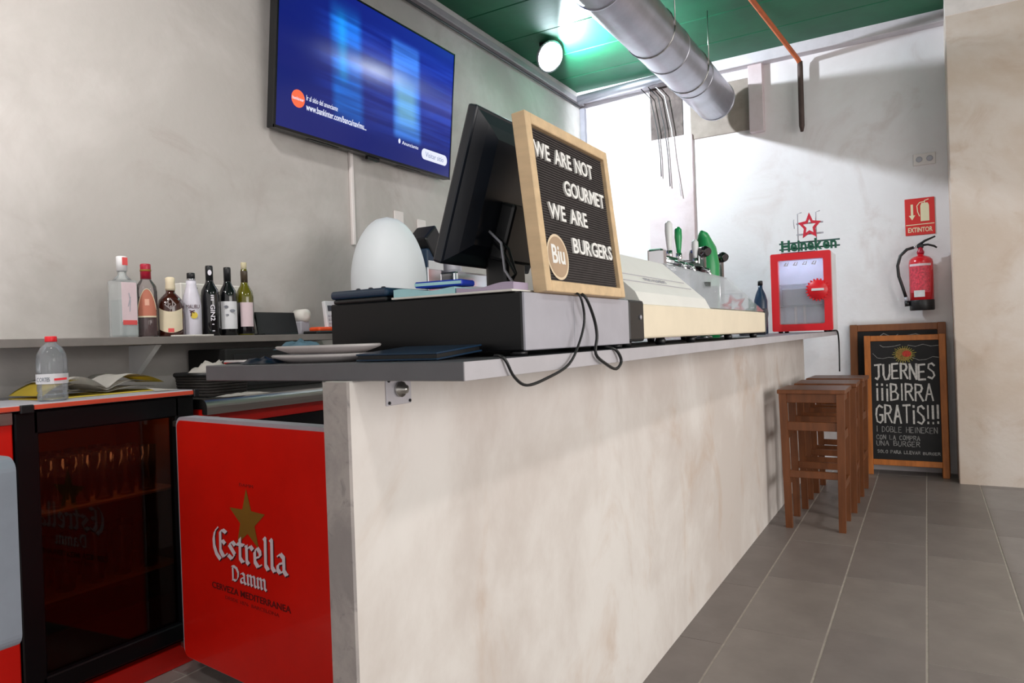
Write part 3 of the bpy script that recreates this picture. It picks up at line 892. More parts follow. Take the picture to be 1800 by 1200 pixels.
# whisky
t = bottle('whisky_bottle', 'squat dark amber bottle with cream label and cream stopper', XB, 1.772, [(0.050, 0), (0.053, 0.006), (0.053, 0.125), (0.048, 0.150), (0.030, 0.170), (0.019, 0.180), (0.017, 0.195)], M_bottle_amber,
           (('cap', [(0.0175, 0.190), (0.0195, 0.200), (0.0175, 0.222), (0.0185, 0.242), (0.012, 0.246)], M_label_cream),), sx=0.8)
b = MB()
def shield(i, j):
    lo = 0.030 - 0.014 * math.sin(PI * i)
    hi = 0.118 - 0.016 * math.sin(PI * i)
    a = FACE - 1.0 + 2.0 * i
    return (0.0535 * 0.8 * math.sin(a), -0.0535 * math.cos(a), lo + (hi - lo) * j)
b.grid(shield, 14, 1).build('label', M_label_cream, t)
b = MB()
b.grid(lambda i, j: (0.054 * 0.8 * math.sin(FACE - 0.22 + 0.44 * i), -0.054 * math.cos(FACE - 0.22 + 0.44 * i), 0.018 + 0.016 * j), 4, 1).build('seal', M_label_red, t)
strokes([[(-0.02, 0.13), (0, 0.155), (0.02, 0.13), (0, 0.112), (-0.02, 0.13)], [(-0.008, 0.12), (-0.008, 0.142)], [(0.008, 0.12), (0.008, 0.142)]], Vector((0.0545 * 0.8 * math.sin(FACE), -0.0545 * math.cos(FACE), 0)), Vector((math.cos(FACE), math.sin(FACE), 0)), (0, 0, 1), 0.004, mat('silver_print', (150, 140, 140), 0.4, 0.5), t, 'emblem')
# coconut rum
t = bottle('coconut_rum_bottle', 'frosted white bottle with small palm emblem and black cap', XB, 1.868, [(0.035, 0), (0.037, 0.006), (0.0375, 0.13), (0.034, 0.165), (0.025, 0.195), (0.020, 0.220), (0.020, 0.235)], M_frost,
           (('cap', [(0.0165, 0.234), (0.0165, 0.266), (0.015, 0.269)], M_black), ('cap_ring', [(0.0175, 0.236), (0.0175, 0.243), (0.017, 0.244)], M_chrome)))
UF = Vector((math.cos(FACE), math.sin(FACE), 0))
def face_org(r, sx=1.0):
    return Vector((r * sx * math.sin(FACE), -r * math.cos(FACE), 0))
text_fit('MALIBU', face_org(0.0392), UF, (0, 0, 1), -0.026, 0.026, 0.117, 0.133, M_print_shadow, t, thick=0.0005)
disc(0.004, 0.088, 0.014, face_org(0.0392), UF, Vector((0, 0, 1)), M_yellow, t, 'emblem')
strokes([[(-0.008, 0.085), (-0.004, 0.105)], [(-0.012, 0.108), (-0.004, 0.105), (0.006, 0.108)], [(-0.010, 0.10), (-0.004, 0.105), (0.004, 0.098)]], face_org(0.0396), UF, (0, 0, 1), 0.004, M_print_shadow, t, 'emblem')
# wines
WINE = [(0.035, 0), (0.038, 0.006), (0.038, 0.175), (0.034, 0.200), (0.018, 0.230), (0.0145, 0.245), (0.0145, 0.300), (0.013, 0.303)]
t = bottle('wine_bottle', 'all black wine bottle with white lettering down its side', XB, 1.957, WINE, M_bottle_black, (('capsule', [(0.0155, 0.235), (0.0158, 0.300), (0.014, 0.306)], M_black),))
text_fit('GIN2', face_org(0.0392), Vector((0, 0, -1)), UF, -0.135, -0.065, -0.004, 0.014, M_print_white, t, bold=0.02, thick=0.0006)
strokes([[(0.0, 0.155), (0.009, 0.155)], [(0.0, 0.165), (0.009, 0.165)], [(0.0, 0.175), (0.009, 0.175)], [(0.002, 0.05), (0.008, 0.05)], [(0.002, 0.022), (0.010, 0.022)]], face_org(0.0390), UF, (0, 0, 1), 0.004, M_print_white, t, 'print')
disc(0, 0.275, 0.008, face_org(0.0162), UF, Vector((0, 0, 1)), M_print_white, t, 'emblem', ry=0.012)
t = bottle('wine_bottle', 'black wine bottle with white label and grey sketch', XB, 2.048, WINE, M_bottle_black, (('capsule', [(0.0152, 0.240), (0.0155, 0.300), (0.014, 0.305)], M_black),))
lab(t, 0.0386, 0.030, 0.152, M_label_white, -1.05, 1.05, 'label', FACE)
M_lead = mat('grey_sketch', (130, 132, 142), 0.8, var=0.3, scale=90)
for (u_, v_, r_) in ((-0.014, 0.128, 0.010), (0.012, 0.110, 0.012), (-0.010, 0.092, 0.007)):
    disc(u_, v_, r_, face_org(0.0398), UF, Vector((0, 0, 1)), M_lead, t, 'sketch', ry=r_ * 0.6, n=9)
t = bottle('wine_bottle', 'olive green wine bottle with pale pink label and cork', XB, 2.138, WINE, M_bottle_olive, (('liquor', [(0.0365, 0.004), (0.0383, 0.008), (0.0383, 0.150), (0.030, 0.151)], M_bottle_black), ('capsule', [(0.0152, 0.238), (0.0155, 0.292), (0.0150, 0.296)], mat('bronze_capsule', (70, 58, 44), 0.4)), ('cork', [(0.012, 0.296), (0.013, 0.330), (0.012, 0.334)], mat('pale_cork', (206, 196, 162), 0.8))))
lab(t, 0.0388, 0.040, 0.150, M_label_pink, -0.7, 0.9, 'label', FACE)
wb = thing('white_box', 'low white printed carton standing behind the wine bottles', 'box', (-2.80, 2.05, ZS))
MB().box(-0.03, 0.03, -0.17, 0.17, 0, 0.235, 0.004, 1).build('carton', M_paper, wb)
strokes([[(-0.15, 0.20), (-0.13, 0.215), (-0.11, 0.20), (-0.09, 0.215)], [(0.02, 0.20), (0.05, 0.21), (0.08, 0.195)]], (0.0302, 0, 0), (0, 1, 0), (0, 0, 1), 0.005, M_print_shadow, wb, 'print')
for k, (yv, lb_) in enumerate(((1.775, 'white paper coaster under the squat amber bottle front'), (1.868, 'white paper coaster in front of the frosted white bottle'))):
    tag(MB().box(XB + 0.055, XB + 0.078, yv - 0.045, yv + 0.045, ZS, ZS + 0.006, 0.001, 1).build('coaster', M_paper), lb_, 'coaster', 'coasters on the shelf')
# small black screen and card terminal on the shelf
ph = thing('small_screen', 'small black tilted screen standing on the wall shelf', 'screen', (-2.68, 2.33, ZS), 0)
MB().box(-0.004, 0.008, -0.125, 0.115, 0.0, 0.112, 0.003, 1).xf(Matrix.Rotation(-0.25, 4, 'Y')).build('panel', mat('glossy_black_panel', (10, 14, 16), 0.15), ph)
MB().box(-0.07, 0.02, -0.10, 0.10, 0.0, 0.008, 0.002, 1).build('foot', M_black, ph)
MB().box(-0.035, -0.015, -0.03, 0.03, 0.0, 0.08, 0.002, 1).xf(Matrix.Rotation(-0.25, 4, 'Y')).build('stand', M_grey_metal, ph)
te = thing('card_terminal', 'pale card terminal with keypad leaning in an orange cradle', 'terminal', (-2.66, 2.655, ZS))
MB().box(-0.012, 0.012, -0.035, 0.035, 0.012, 0.172, 0.005, 2).xf(Matrix.Rotation(-0.12, 4, 'Y')).build('body', M_label_white, te)
MB().box(0.0115, 0.0135, -0.020, 0.020, 0.118, 0.148, 0.0006, 1).xf(Matrix.Rotation(-0.12, 4, 'Y')).build('display', mat('lcd_grey', (70, 74, 84), 0.3), te)
for r_ in range(4):
    for c_ in range(3):
        MB().box(0.0115, 0.0145, -0.024 + c_ * 0.018, -0.012 + c_ * 0.018, 0.030 + r_ * 0.019, 0.042 + r_ * 0.019, 0.001, 1).xf(Matrix.Rotation(-0.12, 4, 'Y')).build('key', M_grey_metal, te)
MB().box(-0.05, 0.05, -0.15, 0.06, 0.0, 0.016, 0.004, 1).build('base', M_black, te)
MB().box(-0.03, 0.045, -0.13, 0.055, 0.014, 0.036, 0.009, 2).build('cradle', mat('orange_plastic', (236, 84, 34), 0.4), te)
rl = thing('paper_roll', 'white crumpled receipt roll in a grey holder beside the card terminal', 'paper roll', (-2.785, 2.575, ZS))
MB().box(-0.03, 0.03, -0.04, 0.02, 0.0, 0.07, 0.006, 2).build('holder', M_grey_metal, rl)
b = MB().lathe([(0.012, -0.035), (0.033, -0.035), (0.033, 0.035), (0.012, 0.035)], n=18)
b.xf(Matrix.Translation((0, -0.005, 0.10)) @ Matrix.Rotation(PI / 2, 4, 'Y')).build('roll', M_paper, rl)

# ------------------------------------------------------------------ glass-door fridge
FX, FY0, FY1 = -2.35, 1.037, 1.631
fg = thing('glass_door_fridge', 'black back-bar fridge with glass door and rows of glasses inside', 'fridge', (-2.60, (FY0 + FY1) / 2, 0))
def W2(b, t):
    return b.xf(Matrix.Translation(-Vector(t.location)))
b = MB()
b.box(XL + 0.01, XL + 0.04, FY0, FY1, 0.06, 0.982)
b.box(XL + 0.04, FX - 0.05, FY0, FY0 + 0.03, 0.06, 0.982)
b.box(XL + 0.04, FX - 0.05, FY1 - 0.03, FY1, 0.06, 0.982)
b.box(XL + 0.04, FX - 0.05, FY0 + 0.03, FY1 - 0.03, 0.935, 0.982)
b.box(XL + 0.04, FX - 0.05, FY0 + 0.03, FY1 - 0.03, 0.06, 0.22)
W2(b, fg).build('cabinet', M_black2, fg)
b = MB()
b.box(XL + 0.04, XL + 0.045, FY0 + 0.03, FY1 - 0.03, 0.22, 0.935)
b.box(XL + 0.045, FX - 0.05, FY1 - 0.036, FY1 - 0.03, 0.22, 0.935)
b.box(XL + 0.045, FX - 0.05, FY0 + 0.03, FY0 + 0.036, 0.22, 0.935)
W2(b, fg).build('liner', M_dkbrown, fg)
for z in (0.648, 0.372):
    W2(MB().box(XL + 0.05, FX - 0.055, FY0 + 0.04, FY1 - 0.04, z - 0.008, z, 0.001, 1), fg).build('shelf', mat('pale_wood_shelf', (168, 124, 78), 0.6), fg)
dr_ = MB()
dr_.box(FX - 0.045, FX, FY0, FY0 + 0.065, 0.10, 0.978, 0.004, 1)
dr_.box(FX - 0.045, FX, FY1 - 0.075, FY1, 0.10, 0.978, 0.004, 1)
dr_.box(FX - 0.045, FX, FY0 + 0.05, FY1 - 0.06, 0.908, 0.978, 0.004, 1)
dr_.box(FX - 0.045, FX, FY0 + 0.05, FY1 - 0.06, 0.10, 0.16, 0.004, 1)
door = W2(dr_, fg).build('door_frame', M_black2, fg)
W2(MB().box(FX - 0.030, FX - 0.024, FY0 + 0.06, FY1 - 0.07, 0.15, 0.915), fg).build('pane', M_glass_dark, door)
W2(MB().box(FX - 0.05, FX - 0.035, FY0 + 0.07, FY1 - 0.08, 0.16, 0.272, 0.002, 1), fg).build('kick_panel', mat('dark_red_panel', (70, 18, 18), 0.4), fg)
W2(MB().box(XL + 0.05, FX - 0.02, FY0 + 0.01, FY1 - 0.01, 0.0, 0.075, 0.002, 1), fg).build('plinth', M_red, fg)
W2(MB().box(FX - 0.12, FX - 0.09, FY0 + 0.08, FY1 - 0.08, 0.926, 0.934, 0.001, 1), fg).build('added_interior_lamp', emit('added_fridge_glow', (255, 196, 150), 9), fg)  # glowing strip added to brighten the dark fridge inside
# drinking glasses in the fridge
tum = MB()
tum.lathe([(0.0, 0.010), (0.026, 0.010), (0.033, 0.158), (0.0355, 0.160), (0.028, 0.0), (0.0, 0.0)], n=16)
g0 = tum.build('tumbler', M_tumbler)
first = True
for z, rows, grp, lb_ in ((0.648, ((-2.46, 1.12, 6, 0.077), (-2.56, 1.10, 6, 0.080), (-2.66, 1.11, 5, 0.085)), 'tumblers on the upper fridge shelf', 'clear glass on the upper fridge shelf'),
                          (0.372, ((-2.46, 1.125, 5, 0.095), (-2.58, 1.12, 5, 0.090)), 'tumblers on the lower fridge shelf', 'clear glass on the lower fridge shelf')):
    for q_, (x, y, n_, st) in enumerate(rows):
        place = ('in the row next to the door', 'in the row behind the first', 'in the row against the cabinet back')[q_]
        for k in range(n_):
            o = g0 if first else g0.copy()
            if not first:
                C.objects.link(o)
            first = False
            o.location = (x + random.uniform(-.006, .006), y + k * st, z)
            tag(o, lb_ + ' ' + place, 'glass', grp + ' ' + place)

# neighbouring red cooler with its grey door standing open
rc = thing('red_cooler', 'red back-bar cooler with grey door standing open beside the glass fridge', 'cooler', (-2.6, 0.6, 0))
W2(MB().box(XL + 0.01, FX - 0.004, 0.05, FY0 - 0.004, 0.06, 0.982, 0.004, 1), rc).build('cabinet', M_red, rc)
W2(MB().box(FX - 0.006, FX + 0.002, 0.05, FY0 - 0.006, 0.944, 0.980, 0.001, 1), rc).build('fascia', M_steel, rc)
W2(MB().box(XL + 0.05, FX - 0.03, 0.07, FY0 - 0.02, 0.0, 0.062), rc).build('plinth', M_black, rc)
b = MB()
pr_ = []
for cx, cz, a0 in ((-1.725, 0.902, 0), (-2.28, 0.902, PI / 2), (-2.28, 0.552, PI), (-1.725, 0.552, 1.5 * PI)):
    for k in range(7):
        a = a0 + PI / 2 * k / 6
        pr_.append((cx + 0.035 * math.cos(a), cz + 0.030 * math.sin(a)))
b.prism(pr_, 'Y', 0.70, 0.745)
W2(b, rc).build('open_door', M_greydoor, rc, 'grey rounded door standing open')
W2(MB().box(-2.345, -2.27, 0.71, 0.735, 0.60, 0.64), rc).build('hinge', M_steel, rc)
W2(MB().box(-2.345, -2.27, 0.71, 0.735, 0.82, 0.86), rc).build('hinge', M_steel, rc)
wt = thing('back_bar_worktop', 'pale worktop with orange-red edge strip over the glass fridge', 'worktop', (-2.6, 0.9, 0.982))
W2(MB().box(XL + 0.002, FX + 0.010, -0.1, FY1 + 0.01, 0.983, 1.000, 0.001, 1), wt).build('top', mat('pale_grey_top', (190, 190, 200), 0.35), wt)
W2(MB().box(FX + 0.010, FX + 0.014, -0.1, FY1 + 0.01, 0.984, 0.998, 0.001, 1), wt).build('edge_strip', mat('coral_edge', (226, 84, 58), 0.4), wt)
W2(MB().box(FX + 0.004, FX + 0.022, 1.045, 1.083, 0.974, 1.000, 0.003, 1), wt).build('clip', M_black, wt)
W2(MB().box(FX + 0.004, FX + 0.020, FY1 - 0.01, FY1 + 0.012, 0.974, 1.002, 0.003, 1), wt).build('clip', M_black, wt)

# ------------------------------------------------------------------ steel and red keg cooler with the branded door open
SX, SY0, SY1 = -2.30, 1.655, 3.9
su = thing('steel_cooler', 'red back-bar cooler with stainless steel top and branded red door standing open', 'cooler', (-2.58, 2.2, 0))
W2(MB().box(XL + 0.01, SX - 0.03, SY0, SY1, 0.08, 0.93, 0.004, 1), su).build('cabinet', M_red, su)
b = MB()
pr_ = [(XL + 0.01, 0.925), (XL + 0.01, 0.962), (SX - 0.03, 0.962)]
for k in range(7):
    a = PI / 2 * (1 - k / 6)
    pr_.append((SX - 0.03 + 0.03 * math.cos(a), 0.932 + 0.03 * math.sin(a)))
pr_ += [(SX, 0.905), (SX - 0.03, 0.905), (SX - 0.03, 0.925)]
b.prism(pr_, 'Y', SY0 - 0.005, SY1)
W2(b, su).build('steel_top', M_steel, su)
W2(MB().box(XL + 0.06, SX - 0.05, SY0 + 0.02, SY1 - 0.02, 0, 0.082), su).build('plinth', M_black, su)
W2(MB().box(SX - 0.032, SX - 0.022, SY0 + 0.06, SY0 + 0.80, 0.10, 0.86, 0.003, 1), su).build('opening_shade', M_black2, su)  # black plate painted as the shaded inside of the open cabinet
DA = math.radians(6)
hinge = Vector((-2.262, 1.500, 0.0))
DU, DV, DN = Vector((math.cos(DA), -math.sin(DA), 0)), Vector((0, 0, 1)), Vector((-math.sin(DA), -math.cos(DA), 0))
DM = Matrix.Translation(hinge) @ Matrix.Rotation(-DA, 4, 'Z')
DW, DZ0, DZ1 = 0.86, 0.082, 0.905
def rrect(x0, x1, z0, z1, r, n=6):
    out = []
    for cx, cz, a0 in ((x1 - r, z1 - r, 0), (x0 + r, z1 - r, PI / 2), (x0 + r, z0 + r, PI), (x1 - r, z0 + r, 1.5 * PI)):
        for k in range(n + 1):
            a = a0 + PI / 2 * k / n
            out.append((cx + r * math.cos(a), cz + r * math.sin(a)))
    return out
od = W2(MB().prism(rrect(-0.012, DW + 0.01, DZ0 - 0.004, DZ1 + 0.012, 0.035), 'Y', 0.004, 0.055).xf(DM), su).build('door_rim', M_grey_metal, su, 'grey rim of the open door')
W2(MB().prism(rrect(0.0, DW, DZ0, DZ1, 0.025), 'Y', 0.0, 0.01).xf(DM), su).build('door_panel', M_red, od, 'red door panel with gold star and white blackletter brand')
W2(MB().box(0.04, DW - 0.04, 0.055, 0.085, 0.14, 0.84, 0.012, 2).xf(DM), su).build('door_liner', M_greydoor, od)
W2(MB().box(-2.30, -2.24, 1.51, 1.66, 0.88, 0.90, 0.002, 1), su).build('hinge', M_steel, su)
W2(MB().box(-2.30, -2.24, 1.51, 1.66, 0.10, 0.12, 0.002, 1), su).build('hinge', M_steel, su)
DO = hinge - Vector(su.location) + DN * 0.0006
# gold star
star = []
for k in range(10):
    a = PI / 2 + k * PI / 5
    r_ = 0.101 if k % 2 == 0 else 0.041
    star.append((0.412 + r_ * math.cos(a), 0.606 + r_ * math.sin(a)))
poly(star, DO, DU, DV, M_gold, od, 'gold_star')
BL = {'E': (0.95, [[(.38, 1.62), (.14, 1.36), (.04, .95), (.06, .5), (.2, .12), (.46, -.14)], [(.50, 1.42), (.48, .36), (.62, .12)], [(.50, 1.40), (.66, 1.52), (.90, 1.40)], [(.50, .84), (.64, .92), (.80, .78)], [(.48, .36), (.70, .06), (.96, .30)]]),
      's': (0.58, [[(.52, .84), (.34, 1.0), (.12, .80), (.48, .34), (.28, .06), (.04, .22)]]),
      't': (0.50, [[(.26, 1.30), (.24, .22), (.40, .04), (.52, .14)], [(.04, .95), (.50, .95)]]),
      'r': (0.55, [[(.04, .90), (.16, .98), (.16, .14), (.28, .02)], [(.16, .76), (.40, 1.0), (.56, .84)]]),
      'e': (0.58, [[(.14, .44), (.46, .60), (.44, .82), (.28, 1.0), (.12, .80), (.12, .24), (.30, .02), (.54, .20)]]),
      'l': (0.38, [[(.12, 1.62), (.20, 1.54), (.18, .20), (.32, .02), (.40, .10)]]),
      'a': (0.70, [[(.10, .82), (.30, 1.0), (.48, .84), (.48, .18), (.62, .0), (.72, .10)], [(.48, .60), (.14, .44), (.12, .16), (.26, .02), (.48, .22)]]),
      'D': (0.80, [[(.12, 1.30), (.12, .14)], [(.0, 1.34), (.20, 1.42), (.52, 1.26), (.68, .92), (.64, .40), (.40, .04), (.22, .12), (.04, .06)]]),
      'm': (0.98, [[(.02, .90), (.14, .98), (.14, .14), (.24, .02)], [(.14, .78), (.34, 1.0), (.46, .84), (.46, .14), (.56, .02)], [(.46, .78), (.68, 1.0), (.80, .84), (.80, .14), (.94, .0)]])}
def black(s, u0, u1, v0, xh, m, lift, dx_=0.0, dv_=0.0):
    tot = sum(BL[c][0] for c in s)
    k = (u1 - u0) / tot
    x = 0
    out = []
    for c in s:
        for pl in BL[c][1]:
            out.append([(u0 + dx_ + (x + p[0]) * k, v0 + dv_ + p[1] * xh) for p in pl])
        x += BL[c][0]
    strokes(out, DO, DU, DV, k * 0.21, m, od, 'brand_lettering', lift=lift, nib=math.radians(38))
black('Estrella', 0.212, 0.615, 0.468, 0.060, M_print_shadow, 0.0003, 0.0035, -0.0035)
black('Estrella', 0.212, 0.615, 0.468, 0.060, M_print_white, 0.0009)
black('Damm', 0.315, 0.505, 0.402, 0.034, M_print_shadow, 0.0003, 0.002, -0.002)
black('Damm', 0.315, 0.505, 0.402, 0.034, M_print_white, 0.0009)
text_fit('CERVEZA MEDITERRANEA', DO, DU, DV, 0.195, 0.622, 0.357, 0.378, M_print_dark, od, bold=0.01)
text_fit('DESDE 1876  BARCELONA', DO, DU, DV, 0.272, 0.563, 0.334, 0.345, mat('faint_red_print', (150, 14, 8), 0.6), od)
text_fit('DAMM', DO, DU, DV, 0.375, 0.45, 0.712, 0.722, mat('faint_red_print', (150, 14, 8), 0.6), od)

# things on the back bar
bo = thing('water_bottle', 'clear plastic water bottle with red cap and white label', 'bottle', (-2.43, 1.185, 1.0))
MB().lathe([(0.034, 0), (0.042, 0.005), (0.043, 0.022), (0.040, 0.028), (0.043, 0.034), (0.043, 0.050), (0.041, 0.055), (0.044, 0.060), (0.044, 0.085), (0.042, 0.090), (0.044, 0.096), (0.043, 0.118), (0.044, 0.126), (0.041, 0.150), (0.030, 0.172), (0.017, 0.184), (0.0145, 0.190), (0.0145, 0.198)], n=28).build('body', M_pet, bo)
MB().lathe([(0.0165, 0.190), (0.0172, 0.192), (0.0172, 0.205), (0.0155, 0.208)], n=20).build('cap', M_red2, bo)
lab(bo, 0.0446, 0.056, 0.088, M_label_white, -1.5, 1.5, 'label', FACE)
text_fit('CORTES', face_org(0.0462), UF, (0, 0, 1), -0.038, -0.004, 0.064, 0.077, M_teal_dark, bo, thick=0.0004)
poly([(0.008, 0.066), (0.042, 0.068), (0.042, 0.075), (0.008, 0.073)], face_org(0.0462), UF, Vector((0, 0, 1)), M_red2, bo, 'label_stripe')
bk = thing('open_book', 'thick open book with yellow cover lying on the pale worktop', 'book', (-2.60, 1.39, 1.0005), 0.06)
MB().box(-0.11, 0.11, -0.21, 0.21, 0.0, 0.004, 0.001, 1).build('cover', M_yellow, bk)
for s_ in (-1, 1):
    for lay in range(3):
        h0 = 0.012 + lay * 0.014
        def page(i, j, s_=s_, h0=h0, lay=lay):
            q = i
            return (-0.105 + 0.21 * j, s_ * (0.004 + (0.185 - 0.012 * lay) * q), h0 * (0.5 + 1.1 * math.sin(min(1, q * 1.15) * PI * 0.75)) + 0.004 + (0.004 * math.sin(9 * j) * lay * 0.3))
        MB().grid(page, 12, 6, 0.004).build('pages', M_paper, bk)
MB().grid(lambda i, j: (-0.06 + 0.17 * j, 0.09 + 0.13 * i, 0.066 - 0.036 * i * i), 6, 3, 0.001).build('yellow_page', M_yellow, bk)
MB().grid(lambda i, j: (-0.09 + 0.2 * j, -0.10 - 0.12 * i, 0.060 - 0.046 * i * i), 6, 3, 0.001).build('yellow_page', M_yellow, bk)
ppr = tag(MB().grid(lambda i, j: (-2.47 + 0.07 * j, 1.52 + 0.09 * i, 1.004 + 0.012 * (1 - j) * (1 - i)), 4, 4, 0.001).build('loose_sheet', M_paper), 'small white loose sheet in front of the open book', 'paper')
ba = thing('wicker_basket', 'dark woven basket holding crumpled napkins on the back bar', 'basket', (-2.47, 1.80, 0.962))
b = MB()
b.box(-0.09, 0.09, -0.085, 0.085, 0, 0.012)
b.build('base', M_black, ba)
for k in range(7):
    z = 0.010 + k * 0.011
    gr = 1 + 0.012 * k
    c_ = [(-0.09 * gr, -0.085 * gr, z), (0.09 * gr, -0.085 * gr, z), (0.09 * gr, 0.085 * gr, z), (-0.09 * gr, 0.085 * gr, z), (-0.09 * gr, -0.085 * gr, z)]
    MB().tube(c_, 0.0068, 6).build('weave', mat('dark_wicker', (34, 28, 26), 0.7, var=0.4, scale=60), ba)
MB().tube([(-0.1, -0.095, 0.088), (0.1, -0.095, 0.088), (0.1, 0.095, 0.088), (-0.1, 0.095, 0.088), (-0.1, -0.095, 0.088)], 0.009, 8).build('rim', M_black, ba)
def crumple(name, label, cat, cx, cy, cz, rx, ry, h, m, seed, rz=0.0):
    rr = random.Random(seed)
    ph_ = [rr.uniform(0, 6.28) for _ in range(8)]
    b = MB()
    def f(i, j):
        u, v = 2 * i - 1, 2 * j - 1
        e = max(0, 1 - (u * u) ** 1.5) * max(0, 1 - (v * v) ** 1.5)
        z = h * e * (0.75 + 0.25 * math.sin(7 * u + ph_[0]) * math.cos(6 * v + ph_[1])) + h * 0.12 * math.sin(13 * u + 9 * v + ph_[2]) * e
        return (rx * u * (1 + .08 * math.sin(5 * v + ph_[3])), ry * v * (1 + .1 * math.sin(4 * u + ph_[4])), z)
    b.grid(f, 14, 14, 0.001)
    b.xf(Matrix.Translation((cx, cy, cz)) @ Matrix.Rotation(rz, 4, 'Z'))
    o = b.build(name, m)
    return tag(o, label, cat)
crumple('napkin', 'crumpled white napkins heaped in the dark basket', 'napkin', -2.47, 1.81, 1.045, 0.085, 0.085, 0.06, M_paper, 3)
crumple('receipt', 'flat white receipts lying on the steel top by the basket', 'receipt', -2.36, 1.86, 0.9625, 0.03, 0.11, 0.010, M_paper, 5)
ap = thing('black_appliance', 'black box-shaped appliance under the wall shelf on the steel top', 'appliance', (-2.70, 2.45, 0.962))
MB().box(-0.14, 0.12, -0.50, 0.05, 0, 0.185, 0.006, 2).build('body', mat('matt_black', (12, 11, 12), 0.7), ap)
MB().box(0.12, 0.124, -0.46, -0.05, 0.02, 0.16, 0.001, 1).build('front_panel', M_black, ap)
# white dome and coffee machine
eg = thing('white_dome', 'large smooth white egg-shaped dome beside the coffee machine', 'dome', (-2.36, 2.77, 0.962))
prof = [(0.11, 0.0), (0.14, 0.03), (0.165, 0.12), (0.182, 0.25), (0.190, 0.38)]
for k in range(0, 22):
    q = k / 21
    prof.append((0.192 * (1 - q ** 2) ** 0.5 if q < 1 else 0.0, 0.49 + 0.34 * q))
MB().lathe(prof, n=40).build('shell', M_egg, eg)
MB().lathe([(0.12, -0.0), (0.12, 0.015)], n=30).build('foot', M_grey_metal, eg)
cf = thing('coffee_machine', 'chrome coffee machine with black hopper behind the till', 'coffee machine', (-2.50, 3.50, 0.962))
MB().box(-0.22, 0.16, -0.28, 0.34, 0.0, 0.10, 0.01, 2).build('base', M_black, cf)
MB().box(-0.22, -0.05, -0.26, 0.32, 0.10, 0.50, 0.01, 2).build('body', M_chrome, cf)
MB().box(-0.20, 0.12, -0.10, 0.34, 0.50, 0.60, 0.015, 2).build('group_head', M_chrome, cf)
for yv in (-0.06, 0.10, 0.24):
    MB().lathe([(0.075, 0.34), (0.078, 0.35), (0.078, 0.49), (0.070, 0.50)], 0.02, yv, 0, n=24).build('canister', M_chrome, cf)
    MB().tube([(0.06, yv, 0.42), (0.14, yv - 0.02, 0.38), (0.20, yv - 0.03, 0.34)], [0.012, 0.014, 0.016], 8).build('handle', M_black, cf)
    MB().lathe([(0.05, 0.36 - 0.05), (0.068, 0.33), (0.075, 0.345)], 0.05, yv + 0.02, 0.0, n=18).build('filter', M_chrome, cf)
MB().box(-0.07, 0.07, -0.30, -0.16, 0.70, 0.84, 0.012, 2).xf(Matrix.Translation((0, 0.0, 0)) @ Matrix.Translation((0, -0.22, 0.77)) @ Matrix.Rotation(math.radians(40), 4, 'X') @ Matrix.Translation((0, 0.22, -0.77))).build('hopper', M_black, cf)
MB().box(-0.06, 0.06, -0.30, -0.14, 0.60, 0.72, 0.01, 2).build('grinder', M_teal_dark, cf)
MB().box(0.06, 0.064, -0.29, -0.15, 0.60, 0.65, 0.001, 1).build('maker_plate', M_label_white, cf)
MB().box(-0.06, 0.06, -0.30, -0.16, 0.10, 0.62, 0.01, 2).build('column', M_chrome, cf)
MB().lathe([(0.07, 0.60), (0.075, 0.62), (0.06, 0.74), (0.03, 0.78), (0, 0.79)], 0, 0.0, 0, n=24).build('lid', M_grey_metal, cf)

# ================================================================== ON THE BAR COUNTER
cdw = thing('cash_drawer', 'large black cash drawer with grey metal side on the counter end', 'cash drawer', (-0.86, 1.35, ZT))
W2(MB().box(-1.10, -0.627, 1.096, 1.610, 1.126, 1.235, 0.003, 1), cdw).build('body', M_black2, cdw)
W2(MB().box(-0.628, -0.621, 1.098, 1.608, 1.127, 1.233, 0.0015, 1), cdw).build('side_panel', M_grey_metal, cdw, 'grey metal side panel')
W2(MB().box(-0.6212, -0.6205, 1.30, 1.301, 1.13, 1.232), cdw).build('panel_seam', M_grey_metal, cdw)
for x in (-1.07, -0.65):
    for y in (1.12, 1.585):
        W2(MB().lathe([(0.016, 0), (0.018, 0.010)], x, y, ZT, n=12), cdw).build('foot', M_black, cdw)
ZD = 1.235
# letter board
lbd = thing('letter_board', 'pine-framed black letter board reading WE ARE NOT GOURMET WE ARE BURGERS', 'letter board', (-0.605, 1.157, ZD + 0.001))
LBM = Matrix.Rotation(-0.104, 4, 'Y')
bw_, bh_, fw_, bd_ = 0.393, 0.347, 0.022, 0.030
for nm, (a, c, d, e) in (('frame_side', (0, fw_, 0, bh_)), ('frame_side', (bw_ - fw_, bw_, 0, bh_)), ('frame_rail', (fw_, bw_ - fw_, 0, fw_)), ('frame_rail', (fw_, bw_ - fw_, bh_ - fw_, bh_))):
    MB().box(-bd_, 0, a, c, d, e, 0.0015, 1).xf(LBM).build(nm, M_pine, lbd)
b = MB().box(-bd_ + 0.003, -0.012, fw_, bw_ - fw_, fw_, bh_ - fw_)
n_ = 58
for k in range(n_):
    z = fw_ + (bh_ - 2 * fw_) * (k + 0.15) / n_
    b.box(-0.0125, -0.0095, fw_, bw_ - fw_, z, z + (bh_ - 2 * fw_) / n_ * 0.62)
b.xf(LBM).build('felt_insert', M_felt, lbd)
LO, LU, LV = LBM @ Vector((-0.0094, 0, 0)), Vector((0, 1, 0)), LBM @ Vector((0, 0, 1))
